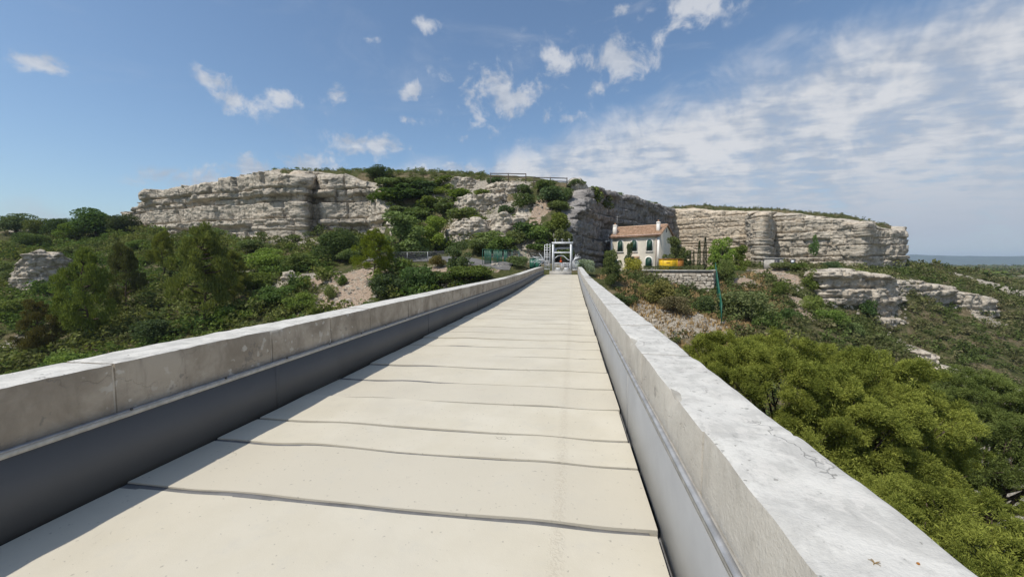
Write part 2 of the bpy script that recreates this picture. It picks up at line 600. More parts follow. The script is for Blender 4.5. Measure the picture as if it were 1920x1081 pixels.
flat('ledge_mortar', (0.47, 0.455, 0.42), 0.9, 0.1, 0.12, 12)
flat('masonry', (0.36, 0.32, 0.25), 0.9, 0.1, 0.2, 1.5)
flat('white_metal', (0.72, 0.73, 0.74), 0.4, 0.5, 0.06, 4)
flat('galvanised', (0.42, 0.43, 0.44), 0.45, 0.5, 0.1, 5, 0.4)
flat('green_paint', (0.018, 0.115, 0.075), 0.45, 0.4, 0.1, 3)
flat('shutter_green', (0.016, 0.06, 0.042), 0.5, 0.4, 0.1, 3)
flat('render_cream', (0.84, 0.77, 0.64), 0.9, 0.1, 0.05, 1.2)
flat('trim_white', (0.85, 0.82, 0.76), 0.85, 0.1, 0.04, 3)
flat('pipe_pink', (0.55, 0.42, 0.36), 0.6, 0.3, 0.05, 3)
flat('terracotta', (0.42, 0.25, 0.16), 0.9, 0.1, 0.35, 2.6)
flat('yellow_paint', (0.80, 0.50, 0.02), 0.5, 0.4, 0.06, 3)
flat('orange_brown', (0.40, 0.16, 0.03), 0.6, 0.3, 0.15, 3)
flat('orange_plastic', (0.80, 0.13, 0.03), 0.45, 0.4, 0.05, 3)
flat('bark', (0.10, 0.075, 0.055), 0.95, 0.1, 0.35, 7)
flat('weathered_wood', (0.10, 0.082, 0.068), 0.9, 0.1, 0.2, 6)
flat('dark_metal', (0.05, 0.05, 0.055), 0.5, 0.4, 0.1, 4)
flat('wall_mortar', (0.20, 0.175, 0.14), 0.95, 0.1)
q, b = material('wall_stone', 0.95, 0.1)
q.set(b, 'Base Color', q.mix(q.ss(q.noise(world_pos(q), 2.2, 4, 0.7), 0.35, 0.7, 0.0, 0.6), q.mix(q.n('ShaderNodeObjectInfo').outputs['Random'], (0.44, 0.38, 0.30), (0.66, 0.60, 0.51)), (0.36, 0.31, 0.25)))
flat('concrete_plain', (0.43, 0.41, 0.37), 0.9, 0.1, 0.12, 2.0)
flat('asphalt', (0.16, 0.155, 0.15), 0.95, 0.1, 0.12, 2.0)
flat('dry_grass', (0.36, 0.25, 0.12), 0.95, 0.05, 0.25, 2.0)
mat_leaf('leaf_bush', (0.0924, 0.1311, 0.0357), (0.2011, 0.2460, 0.0745))
mat_leaf('leaf_oak', (0.0573, 0.0929, 0.0341), (0.1366, 0.1844, 0.0684))
mat_leaf('leaf_light', (0.110, 0.150, 0.036), (0.230, 0.275, 0.080))
mat_leaf('leaf_pine', (0.0848, 0.1074, 0.0226), (0.1979, 0.2206, 0.0476))
mat_leaf('leaf_pine_bright', (0.072, 0.098, 0.018), (0.385, 0.41, 0.088), transl=0.24, obj=0)
mat_leaf('leaf_pine_deep', (0.060, 0.090, 0.024), (0.255, 0.30, 0.085), transl=0.24, obj=0)
mat_leaf('leaf_brown', (0.11, 0.105, 0.042), (0.23, 0.195, 0.085))
mat_leaf('leaf_yellow', (0.19, 0.20, 0.015), (0.42, 0.38, 0.03))
mat_leaf('leaf_cypress', (0.016, 0.035, 0.014), (0.04, 0.066, 0.026))
mat_leaf('leaf_silver', (0.16, 0.22, 0.12), (0.46, 0.52, 0.38))
mat_leaf('leaf_scrub', (0.035, 0.05, 0.015), (0.09, 0.11, 0.035), attr=True)

# ------------------------------------------------------------------ terrain
LOW = [  # photo pixel, distance over the ground
    (0, 690, 70), (0, 560, 100), (0, 470, 150), (0, 425, 215), (60, 640, 76), (60, 500, 120), (150, 650, 68), (150, 530, 98), (150, 455, 145), (150, 425, 190),
    (300, 620, 64), (300, 520, 88), (300, 450, 118), (270, 418, 150), (450, 585, 61), (450, 510, 80), (450, 455, 104),
    (520, 446, 97), (600, 560, 56), (600, 500, 71), (600, 452, 86), (700, 535, 53), (700, 492, 62), (700, 474, 74),
    (800, 525, 50), (800, 489, 60), (800, 474, 68), (870, 512, 49), (870, 488, 56), (900, 498, 51.5), (985, 499, 51), (950, 486, 56), (1040, 492, 56),
    (1110, 500, 57), (1150, 527, 51), (1100, 515, 52), (1200, 560, 49), (1200, 530, 58), (1250, 600, 44), (1270, 552, 60), (1338, 550, 64), (1300, 580, 51), (1350, 610, 44), (1400, 610, 48),
    (1400, 512, 74), (1370, 540, 64), (1450, 545, 68), (1540, 603, 60), (1500, 560, 68), (1440, 503, 115), (1330, 500, 118), (1265, 500, 125), (1180, 498, 90), (1110, 497, 78), (1060, 494, 66),
    (1540, 510, 100), (1600, 508, 106), (1660, 512, 112), (1560, 505, 116), (1690, 490, 150), (1730, 500, 200),
    # lower rock face and the ledge that carries on to the right
    (1545, 522, 89.5), (1610, 520, 93.5), (1668, 528, 98), (1550, 580, 86), (1610, 600, 90), (1665, 612, 95), (1700, 600, 98),
    (1690, 529, 106), (1760, 540, 119), (1860, 562, 129), (1690, 566, 102), (1760, 584, 114), (1860, 602, 124), (1900, 575, 150), (1900, 610, 122),
    (1820, 522, 215), (1920, 540, 260), (1920, 515, 480), (1760, 508, 300), (1850, 510, 600),
    (1700, 655, 76), (1800, 650, 96), (1900, 680, 98), (1800, 720, 76), (1750, 690, 71), (1900, 755, 70), (1850, 735, 70), (1920, 800, 66), (1620, 650, 60), (1500, 640, 48),
    (1900, 900, 47), (1920, 1000, 41), (1850, 1080, 32), (1700, 900, 36), (1900, 1200, 30),
]
LOW_XYZ = [(-4, 53, -0.35), (0, 53, -0.35), (2.5, 53, -0.35), (-1.7, 60, -0.2), (-8, 40, -7), (-6, 28, -15), (-5, 10, -27), (0, -25, -38), (-40, 0, -26), (-30, 20, -17), (-45, -40, -34),
           (7, 40, -7.5), (9, 28, -12), (8, 15, -20), (20, 10, -22), (40, 0, -30), (60, 20, -24), (30, -40, -38), (90, 40, -22), (-100, 10, -14), (-90, -40, -26),
           (-200, 60, 14), (-200, 0, 2), (140, 60, -24), (16, 74, 0.5), (10, 72, 0.4), (20, 90, 0.7), (28, 80, 0.6), (30, 100, 0.8), (26, 120, 0.9),
           (-160, 200, 20), (0, 220, 10), (120, 220, -1), (220, 220, -6), (220, 100, -16)]
UP = [
    (250, 397, 152), (310, 360, 137), (400, 347, 119), (520, 318, 102), (600, 326, 96), (680, 331, 94), (760, 334, 90), (830, 337, 86), (930, 336, 82), (1000, 343, 78), (1060, 350, 76),
    (1097, 352, 78), (1060, 398, 68), (1040, 380, 70), (1000, 385, 69), (1000, 440, 62), (1040, 455, 60), (950, 400, 70), (950, 445, 62), (900, 380, 74), (900, 440, 65), (850, 410, 76), (850, 448, 68),
    (780, 400, 83), (780, 448, 74), (745, 396, 83), (745, 446, 76.5),
    (700, 470, 75.5), (800, 472, 69), (870, 482, 59), (950, 483, 57), (1040, 489, 57.5),
    (1130, 360, 92), (1160, 368, 98), (1200, 377, 112), (1257, 391, 134), (1330, 393, 131), (1420, 399, 127), (1500, 401, 121), (1540, 406, 126), (1600, 414, 131), (1675, 438, 141),
    (1330, 386, 143), (1420, 389, 142), (1500, 396, 138), (1580, 404, 148),
]
UP_XYZ = [(-150, 190, 18), (-90, 160, 22), (-40, 150, 23), (0, 160, 21), (60, 200, 20), (100, 200, 14), (-200, 260, 18), (60, 280, 18)]


def rbf(pts):
    P = np.array(pts, float)
    A = np.linalg.norm(P[:, None, :2] - P[None, :, :2], axis=2)
    n = len(P)
    B = np.ones((n, 1))
    K = np.block([[A + np.eye(n) * 0.25, B], [B.T, np.zeros((1, 1))]])
    w = np.linalg.solve(K, np.concatenate([P[:, 2], [0]]))

    def ev(x, y):
        sh = np.shape(x)
        x, y = np.ravel(x), np.ravel(y)
        out = np.empty(len(x))
        for i in range(0, len(x), 40000):
            d = np.sqrt((x[i:i + 40000, None] - P[None, :, 0]) ** 2 + (y[i:i + 40000, None] - P[None, :, 1]) ** 2)
            out[i:i + 40000] = d @ w[:-1] + w[-1]
        return out.reshape(sh)
    return ev


low_f = rbf([at(*p) for p in LOW] + LOW_XYZ)
up_f = rbf([at(*p) for p in UP] + UP_XYZ)


def xy(px, D):
    a = at(px, 494.5, D)
    return (a[0], a[1])


CLIFF_L = [xy(238, 158), xy(262, 149), xy(310, 134), xy(400, 116), xy(470, 107), xy(520, 99), xy(571, 94.5), xy(580, 99), xy(612, 97.5), xy(620, 95), xy(660, 94), xy(690, 92), xy(706, 91)]
MID = [xy(712, 80), xy(740, 76), xy(800, 70), xy(870, 60), xy(950, 57.5), xy(1040, 58)]
CLIFF_D = [xy(1057, 63.5), xy(1072, 68), xy(1100, 78), xy(1150, 91), xy(1180, 97), xy(1215, 113), xy(1257, 134)]
CLIFF_R = [xy(1262, 133.5), xy(1330, 129), xy(1400, 125), xy(1424, 117), xy(1446, 129), xy(1462, 126), xy(1500, 124.5), xy(1560, 124), xy(1612, 121), xy(1628, 129), xy(1655, 133), xy(1680, 138), xy(1684, 158), xy(1640, 200)]
POLY = CLIFF_L + MID + CLIFF_D + CLIFF_R + [(60, 420), (-260, 420), (-260, 230), (-150, 140)]
TERR = [(10.0, 65.0), (20.0, 62.2), (24.0, 72), (30, 100), (12, 100), (5.5, 78), (6.3, 70)]


def poly_sd(x, y, poly):
    sh = np.shape(x)
    x, y = np.ravel(x), np.ravel(y)
    d = np.full(len(x), 1e9)
    ins = np.zeros(len(x), bool)
    n = len(poly)
    for i in range(n):
        ax, ay = poly[i]
        bx, by = poly[(i + 1) % n]
        ex, ey = bx - ax, by - ay
        t = np.clip(((x - ax) * ex + (y - ay) * ey) / (ex * ex + ey * ey + 1e-12), 0, 1)
        d = np.minimum(d, np.hypot(x - ax - t * ex, y - ay - t * ey))
        if ey != 0:
            c = ((ay > y) != (by > y)) & (x < (bx - ax) * (y - ay) / (by - ay) + ax)
            ins ^= c
    return np.where(ins, d, -d).reshape(sh)


def height_raw(x, y):
    lo, up = low_f(x, y), up_f(x, y)
    sd = poly_sd(x, y, POLY)
    m = sstep(sd, 0.3, 1.8)
    h = lo + m * (np.maximum(up, lo) - lo)
    r = np.hypot(x, y)
    rough = 0.55 * fbm(x * 0.11, y * 0.11, None, 5, 4) + 0.22 * fbm(x * 0.6, y * 0.6, None, 9, 3)
    # ledges on the rocky middle slope
    mid = sstep(sd, 0, 3) * sstep(-np.abs(x + 17), -26, -18) * sstep(-y, -84, -78)
    stp = 2.1
    hh = h + 1.4 * fbm(x * 0.15, y * 0.15, None, 77, 3)
    k = np.floor(hh / stp)
    fr = hh / stp - k
    terr = (k + sstep(fr, 0.55, 0.95)) * stp - (hh - h)
    h = h + mid * (terr - h) * 0.75
    gate = sstep(-np.hypot((x + 1.5) / 1.3, y - 56), -9, -5)
    calm = np.maximum(gate, sstep(poly_sd(x, y, TERR), -1, 0.4))
    h = h + rough * (1 - calm) * (0.5 + sstep(r, 70, 200))
    # terrace in front of the house
    t = poly_sd(x, y, TERR)
    h = np.where(t > -6, h + sstep(t, 0.05, 0.5) * (0.45 - h), h)
    # towards the horizon
    far = sstep(r, 330, 900)
    plain = -9.0 + 5.0 * fbm(x * 0.004, y * 0.004, None, 41, 3) + 14 * sstep(-x, 0, 400)
    return h + far * (plain - h)


def axis(lo, hi, step, far):
    a = list(np.arange(lo, hi + 0.01, step))
    d, p = step * 1.2, a[-1]
    while p < far:
        p += d
        a.append(p)
        d *= 1.22
    d, p = step * 1.2, a[0]
    pre = []
    while p > -far:
        p -= d
        pre.append(p)
        d *= 1.22
    return np.array(pre[::-1] + a)


GX, GY = axis(-165, 175, 0.9, 9000), axis(-20, 170, 0.9, 9000)
XX, YY = np.meshgrid(GX, GY, indexing='ij')
HH = height_raw(XX, YY)


def H(x, y):
    x, y = np.asarray(x, float), np.asarray(y, float)
    i = np.clip(np.searchsorted(GX, x) - 1, 0, len(GX) - 2)
    j = np.clip(np.searchsorted(GY, y) - 1, 0, len(GY) - 2)
    u = (x - GX[i]) / (GX[i + 1] - GX[i])
    v = (y - GY[j]) / (GY[j + 1] - GY[j])
    return (HH[i, j] * (1 - u) * (1 - v) + HH[i + 1, j] * u * (1 - v) + HH[i, j + 1] * (1 - u) * v + HH[i + 1, j + 1] * u * v)


_DS = np.concatenate([np.arange(20, 260, 0.25), np.arange(260, 3000, 4)])


def gp(px, py, dmin=20):
    """where the sight line through a photo pixel meets the terrain"""
    r = ray(px, py)
    z = CAM_H + r[2] * _DS
    h = H(r[0] * _DS, r[1] * _DS)
    k = np.nonzero((z < h) & (_DS >= dmin))[0]
    D = _DS[k[0]] if len(k) else 260.0
    return np.array([r[0] * D, r[1] * D, float(H(r[0] * D, r[1] * D))]), D


def zone_masks():
    rocky = np.zeros_like(XX)
    path = np.zeros_like(XX)

    def blob(arr, px, py, rad, amt=1.0):
        c, _ = gp(px, py)
        d = np.hypot(XX - c[0], YY - c[1])
        np.maximum(arr, amt * sstep(-d, -rad, -rad * 0.4), out=arr)
        BARE.append((c[0], c[1], rad * 0.72))
    # eroded pinkish bank under the road, gravel slope right of the house, rough rock above the gate
    for px, py, rd in [(655, 520, 4), (640, 545, 4.5), (620, 565, 4), (690, 530, 3), (600, 525, 3), (665, 560, 3), (835, 510, 2.5), (800, 505, 2.5), (850, 520, 2), (700, 512, 2.5),
                       (1450, 525, 4), (1480, 545, 4), (1510, 570, 3.5), (1530, 595, 3), (1420, 512, 4), (1440, 508, 4), (1400, 530, 3), (1470, 520, 3.5),
                       (1015, 380, 1.6), (1008, 400, 1.6), (1022, 395, 1.4), (1003, 420, 1.6), (900, 505, 1.5), (930, 502, 1.5)]:
        blob(path, px, py, rd)
    for px, py, rd in [(500, 443, 5), (540, 447, 5), (470, 442, 5), (420, 432, 5), (580, 452, 4), (560, 525, 4), (545, 530, 3), (440, 520, 3), (340, 440, 5),
                       (880, 395, 5), (930, 420, 6), (860, 440, 5), (960, 400, 5), (900, 360, 6), (960, 350, 5), (990, 460, 4), (1030, 470, 4), (900, 430, 4), (840, 350, 5), (940, 470, 3),
                       (1250, 590, 4), (1280, 600, 3), (1320, 605, 3), (1390, 610, 3), (1210, 585, 3), (1580, 505, 6), (1640, 520, 5), (1690, 525, 3), (1740, 540, 3),
                       (1720, 670, 4), (1760, 690, 5), (1800, 715, 5), (1850, 735, 5), (1890, 750, 5), (1700, 650, 4), (1850, 600, 3), (1850, 530, 6), (1800, 518, 6), (1900, 545, 9), (1905, 525, 8),
                       (100, 470, 4), (60, 430, 6), (130, 425, 6), (40, 640, 2.5), (1870, 960, 3), (1900, 920, 3), (1910, 880, 3), (1880, 1040, 2.5)]:
        blob(rocky, px, py, rd)
    r = np.hypot(XX, YY)
    far = sstep(r, 230, 420)
    return rocky, path, far


BARE = []
ROCKY, PATH, FAR = zone_masks()
nx, ny = XX.shape
gi = np.arange(nx * ny).reshape(nx, ny)
gq = np.stack([gi[:-1, :-1], gi[1:, :-1], gi[1:, 1:], gi[:-1, 1:]], -1).reshape(-1, 4)
gm = mesh_np('ground', np.stack([XX, YY, HH], -1).reshape(-1, 3), gq, None, True)
ca = gm.attributes.new('zone', 'FLOAT_COLOR', 'POINT')
ca.data.foreach_set('color', np.stack([ROCKY, PATH, FAR, np.ones_like(FAR)], -1).astype(np.float32).ravel())
tag(add_obj('ground', gm, M['ground']), kind='structure')


# far range of hills on the horizon
def far_hills():
    a = np.radians(np.linspace(-70, 110, 361))
    rows = []
    for (r, f) in ((5600, 0.0), (5900, 0.55), (6300, 1.0), (6900, 0.8), (7600, 0.0)):
        top = 116 + 26 * fbm(a * 7, a * 0, None, 3, 4) + 5 * fbm(a * 40, a * 0 + r, None, 8, 3)
        rows.append(np.stack([np.sin(a) * r, np.cos(a) * r, -14 + f * top], -1))
    V = np.stack(rows, 1)
    n, m = V.shape[:2]
    k = np.arange(n * m).reshape(n, m)
    q = np.stack([k[:-1, :-1], k[1:, :-1], k[1:, 1:], k[:-1, 1:]], -1).reshape(-1, 4)
    tag(add_obj('hills', mesh_np('hills', V.reshape(-1, 3), q, None, True), M['hills']), kind='structure')


far_hills()


# ------------------------------------------------------------------ cliffs
def rnd1(k, seed):
    return _hash(np.asarray(k), np.zeros_like(np.asarray(k)), np.zeros_like(np.asarray(k)), seed)


def cliff(name, path, mat, seed, zb=None, zt=None, thick=1.5, amp=0.7, step=0.21, out=0.7, crev=0.35, block=2.6, fine=0.28, lean=0.04, cap=3.0, bay=0.8, notch=None):
    """layered rock face along a line on the ground; the face looks to the right of the walking direction"""
    P = np.array(path, float)
    seg = np.hypot(*(P[1:] - P[:-1]).T)
    cum = np.concatenate([[0], np.cumsum(seg)])
    n = max(6, int(cum[-1] / step))
    s = np.linspace(0, cum[-1], n)
    px, py = np.interp(s, cum, P[:, 0]), np.interp(s, cum, P[:, 1])
    dx, dy = np.gradient(px), np.gradient(py)
    w = max(1, int(0.8 / step))
    ker = np.ones(2 * w + 1) / (2 * w + 1)
    pad = lambda a: np.convolve(np.pad(a, w, 'edge'), ker, 'valid')
    dx, dy = pad(dx), pad(dy)
    L = np.hypot(dx, dy)
    nxx, nyy = dy / L, -dx / L
    if zt is None:
        zt_ = up_f(px, py) + 0.3 * fbm(s * 0.25, s * 0, None, seed + 3, 3)
        zb_ = np.minimum(low_f(px + nxx * 1.5, py + nyy * 1.5), zt_ - 1.0) - 1.6
    else:
        zt_ = np.interp(s, cum, zt) + 0.25 * fbm(s * 0.3, s * 0, None, seed + 3, 3)
        zb_ = np.interp(s, cum, zb)
    m = max(6, int((zt_ - zb_).max() / (step * 0.8)))
    t = np.linspace(0, 1, m)
    S, T = np.meshgrid(s, t, indexing='ij')
    Z = zb_[:, None] + (zt_ - zb_)[:, None] * T
    zz = Z + 0.35 * vnoise(S * 0.05, S * 0, None, seed) + 0.06 * vnoise(S * 0.7, S * 0, None, seed + 1)
    rg = np.random.default_rng(seed)
    th = thick * rg.uniform(0.45, 1.6, 60)
    edges = np.concatenate([[0], np.cumsum(th)]) + zb_.min() - 1.0
    k = np.clip(np.searchsorted(edges, zz) - 1, 0, 58)
    f = (zz - edges[k]) / th[k]
    edge_d = np.minimum(f, 1 - f) * th[k]
    d = out + amp * (rg.uniform(-0.6, 0.6, 60)[k] + 0.9 * (_hash(np.floor(S / 6.5 + k * 0.63 + 0.3 * vnoise(S * 0.3, k * 1.0, None, seed + 7)), k, np.zeros_like(S), seed + 2) - 0.5))
    # each bed is undercut at its foot and sharp at its upper edge
    cv = crev * np.clip(0.6 + 0.7 * vnoise(S * 0.35, k * 1.7, None, seed + 4), 0.1, 1.2)
    d -= cv * np.exp(-(f * th[k] / 0.30) ** 2)
    d += 0.16 * np.clip(f, 0, 1) * th[k] / 1.5
    sub = np.floor(f * 3 + 0.3 * vnoise(S * 0.4, k * 2.3, None, seed + 5))
    d += 0.22 * amp * (_hash(sub, k, np.floor(S / 5.0), seed + 8) - 0.5)
    bw = block * rg.uniform(0.6, 1.5, 60)[k]
    sb = (S + rg.uniform(0, 30, 60)[k] + 0.35 * vnoise(S * 0.8, Z * 0.8, None, seed + 6)) / bw
    b = np.floor(sb)
    fb = sb - b
    d += amp * 0.75 * (_hash(b, k, np.zeros_like(b), seed) - 0.5)
    # small broken facets
    w1, w2 = vnoise(S * 0.9, Z * 0.9, None, seed + 40) * 0.8, vnoise(S * 0.9 + 50, Z * 0.9, None, seed + 41) * 0.5
    d += 0.34 * fine / 0.28 * (_hash(np.floor(S / 0.95 + w1 + k * 0.37), np.floor(Z / 0.62 + w2), np.zeros_like(S), seed + 42) - 0.5)
    d += 0.20 * fine / 0.28 * (_hash(np.floor(S / 0.42 + w1 * 2), np.floor(Z / 0.33 + w2 * 2), np.zeros_like(S), seed + 43) - 0.5)
    d -= crev * 0.8 * np.exp(-((np.minimum(fb, 1 - fb) * bw) / 0.11) ** 2) * (_hash(b, k, np.ones_like(b), seed) > 0.35)
    d += bay * vnoise(S * 0.13, Z * 0.05, None, seed + 9)
    ox, oy = px[:, None] + nxx[:, None] * d, py[:, None] + nyy[:, None] * d
    d += 0.6 * fine * fbm(ox * 1.3, oy * 1.3, Z * 1.3, seed + 12, 4, 0.65)
    d += lean * (zt_[:, None] - Z)
    if notch:
        xa, xb, hz, dep = notch
        u = sstep(px, xa - 1.5, xa + 1.5) * sstep(-px, -xb - 1.0, -xb + 1.0)
        zr_ = zb_ + (zt_ - zb_) * hz + 0.6 * vnoise(s * 0.4, s * 0, None, seed + 60)
        d -= dep * u[:, None] * sstep(zr_[:, None] - Z, -0.15, 0.5)
    # rounded, broken rim
    rim = np.clip((Z - (zt_[:, None] - 0.9)) / 0.9, 0, 1)
    d -= rim ** 2 * (0.5 + 0.5 * vnoise(S * 0.6, S * 0, None, seed + 15))
    V = np.stack([px[:, None] + nxx[:, None] * d, py[:, None] + nyy[:, None] * d, Z], -1)
    cap_rows = []
    for c, dz in ((0.4, 0.12), (0.75, 0.1), (1.0, -0.5)):
        inn = d[:, -1] - (d[:, -1] + cap) * c
        cap_rows.append(np.stack([px + nxx * inn, py + nyy * inn, zt_ + dz + 0.12 * vnoise(s * 0.9, s * 0 + c * 9, None, seed + 20)], -1))
    V = np.concatenate([V, np.stack(cap_rows, 1)], 1)
    n, m = V.shape[:2]
    kk = np.arange(n * m).reshape(n, m)
    q = np.stack([kk[:-1, :-1], kk[1:, :-1], kk[1:, 1:], kk[:-1, 1:]], -1).reshape(-1, 4)
    me = mesh_np(name, V.reshape(-1, 3), q, None, False)
    o = add_obj(name, me, M[mat])
    tag(o, kind='structure')
    return o


cliff('cliff', CLIFF_L + [xy(716, 88), xy(730, 83), xy(742, 79)], 'limestone', 11, thick=2.3, amp=1.25, step=0.2, out=1.2, crev=1.25, block=4.2, bay=0.6, fine=0.16, lean=0.02)
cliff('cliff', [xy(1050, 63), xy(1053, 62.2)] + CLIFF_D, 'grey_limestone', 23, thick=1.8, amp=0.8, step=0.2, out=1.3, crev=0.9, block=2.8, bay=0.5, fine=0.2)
cliff('cliff', CLIFF_R[:4] + [xy(1431, 121.5)], 'quarry_stone', 31, thick=1.6, amp=0.22, step=0.2, out=1.2, crev=0.45, block=3.4, bay=0.35, lean=0.0, fine=0.16, notch=(xy(1385, 122)[0], xy(1420, 119)[0], 0.5, 1.0))
cliff('cliff', [xy(1408, 121.9)] + CLIFF_R[3:], 'limestone', 37, thick=2.0, amp=0.8, step=0.2, out=1.2, crev=0.75, block=3.2, bay=0.8, lean=0.0, fine=0.18)


def cliff_px(name, rows, mat, seed, back=0.0, **kw):
    """rows: (px, top row, foot row, distance)"""
    path, zb, zt = [], [], []
    for px, yt, yb, D in rows:
        a, b = at(px, yt, D + back), at(px, yb, D)
        path.append(a[:2])
        zt.append(a[2])
        zb.append(b[2] - 3.5)
    return cliff(name, path, M and mat, seed, zb, zt, **kw)


cliff_px('cliff', [(1528, 505, 540, 104), (1535, 506, 570, 92), (1540, 508, 580, 87.5), (1548, 508, 588, 87), (1600, 506, 600, 91.5), (1650, 514, 614, 95), (1664, 520, 620, 97), (1670, 530, 612, 101), (1668, 530, 600, 112)], 'limestone', 41,
         thick=1.5, amp=0.9, out=1.0, crev=0.8, block=2.0, cap=3.5, bay=0.5, fine=0.34)
cliff_px('cliff', [(1672, 527, 556, 103), (1720, 528, 572, 110), (1764, 536, 590, 116), (1772, 540, 600, 118), (1800, 548, 606, 119), (1858, 562, 606, 125), (1866, 572, 600, 130), (1862, 565, 590, 140)], 'limestone', 43,
         thick=1.5, amp=0.8, out=0.8, crev=0.6, block=2.6, cap=3.0, bay=1.0)


# ------------------------------------------------------------------ rock outcrops and boulders
def boulder_mesh(name, seed, n=10, flatz=1.0, layers=3):
    v, q = grid_box((-0.5, -0.5, -0.5), (0.5, 0.5, 0.5), (n, n, n), 0.22, 0.10, 2.3, seed)
    f = fbm(v[:, 0] * 5, v[:, 1] * 5, v[:, 2] * 5, seed + 4, 3)
    ln = np.linalg.norm(v, axis=1, keepdims=True)
    v = v + v / ln * (f * 0.05)[:, None]
    zz = (v[:, 2] + 0.5) * layers + 0.3 * vnoise(v[:, 0] * 2, v[:, 1] * 2, None, seed)
    fr = zz - np.floor(zz)
    pin = 1 - 0.10 * np.exp(-(np.minimum(fr, 1 - fr) / 0.12) ** 2) + 0.09 * (rnd1(np.floor(zz), seed) - 0.5)
    v[:, 0] *= pin
    v[:, 1] *= pin
    return mesh_np(name, v, q, None, False)


BOULD = [boulder_mesh('boulder', 100 + i, 12, 1.0, 2 + i % 3) for i in range(5)]
for b_ in BOULD:
    b_.materials.append(M['limestone'])


def outcrop(px, py, wpx, hpx, seed, label, mat='limestone', group=None, layers=4):
    """a standing face of layered rock: px, py = foot centre"""
    c, D = gp(px, py)
    L = math.hypot(px - 960, F_PX)
    w, h = wpx * D / L, hpx * D / L
    r = Vector((c[1], -c[0])).normalized()
    fw = Vector((c[0], c[1])).normalized()
    rg = random.Random(seed)
    path, zb, zt = [], [], []
    n = 9
    for i in range(n):
        u = -1 + 2 * i / (n - 1)
        back = (abs(u) ** 3) * w * 0.45 + rg.uniform(-0.04, 0.04) * w
        x = c[0] + r.x * u * w / 2 + fw.x * back
        y = c[1] + r.y * u * w / 2 + fw.y * back
        path.append((x, y))
        g = float(H(x, y))
        zb.append(min(g, c[2]) - 0.8)
        zt.append(max(c[2] + h * (1 - 0.6 * abs(u) ** 5) * rg.uniform(0.80, 1.08), g - 0.3))
    o = cliff('rock_outcrop', path, mat, seed, zb, zt, thick=max(0.5, h / layers), amp=0.10 * min(h, 3), step=0.16 if D < 110 else 0.25, out=0.25, crev=0.32, block=1.3, fine=0.34,
              lean=0.04, cap=min(4.0, w * 0.5), bay=0.12 * min(w, 5))
    del o['kind']
    tag(o, label, 'rock', group)
    return o


outcrop(88, 540, 84, 66, 301, 'pale square rock outcrop standing in the scrub at the far left', 'limestone', layers=5)
outcrop(265, 545, 36, 30, 302, 'small grey rock between the two tall left pines', 'grey_limestone')
outcrop(545, 535, 34, 24, 303, 'small pale rock at the edge of the pink eroded bank', 'limestone')
outcrop(950, 365, 110, 26, 304, 'long layered rock ledge just under the upper wooden railing', 'limestone', 'rock ledges on the slope above the gate', layers=2)
outcrop(905, 402, 120, 38, 305, 'broad pale rock ledge half way up the slope between green bushes', 'limestone', 'rock ledges on the slope above the gate', layers=3)
outcrop(960, 430, 80, 30, 306, 'broken grey rock ledge beside the worn footpath up the slope', 'limestone', 'rock ledges on the slope above the gate', layers=3)
outcrop(880, 452, 90, 40, 307, 'rough pale rock ledge low on the slope above the green fence', 'limestone', 'rock ledges on the slope above the gate', layers=4)
outcrop(870, 352, 90, 18, 308, 'low rock band on the skyline left of the wooden railing', 'limestone', 'rock ledges on the slope above the gate', layers=2)
outcrop(1005, 480, 70, 22, 309, 'rough rock face behind the green fence and beside the gate', 'limestone', 'rock ledges on the slope above the gate', layers=3)
outcrop(1082, 362, 34, 26, 310, 'pointed white rock at the top of the dark cliff edge', 'white_limestone', layers=2)
outcrop(1715, 672, 60, 16, 312, 'low pale rock shelf right of the big pine', 'limestone', 'pale rock shelves above the ravine', layers=2)
outcrop(1800, 722, 110, 18, 313, 'long pale rock shelf crossing the scrub slope', 'limestone', 'pale rock shelves above the ravine', layers=2)
outcrop(1880, 755, 80, 34, 314, 'overhanging rock lip with a dark hollow beneath', 'limestone', 'pale rock shelves above the ravine', layers=2)
#@@BRIDGE
# ------------------------------------------------------------------ the aqueduct walkway
DX0, DX1 = -3.54, 0.56           # deck edges
Y_END = 50.0
rng = random.Random(4)


def deck_rise(y):
    return 0.42 * sstep(np.asarray(y, float), 20, 50)


def wave(x):
    """cross profile of the worn slabs"""
    t = (np.asarray(x) - DX0) / (DX1 - DX0)
    return 0.015 * np.exp(-((t - 0.26) / 0.09) ** 2) - 0.012 * np.exp(-((t - 0.16) / 0.07) ** 2) + 0.011 * np.exp(-((t - 0.80) / 0.07) ** 2) - 0.009 * np.exp(-((t - 0.92) / 0.06) ** 2)


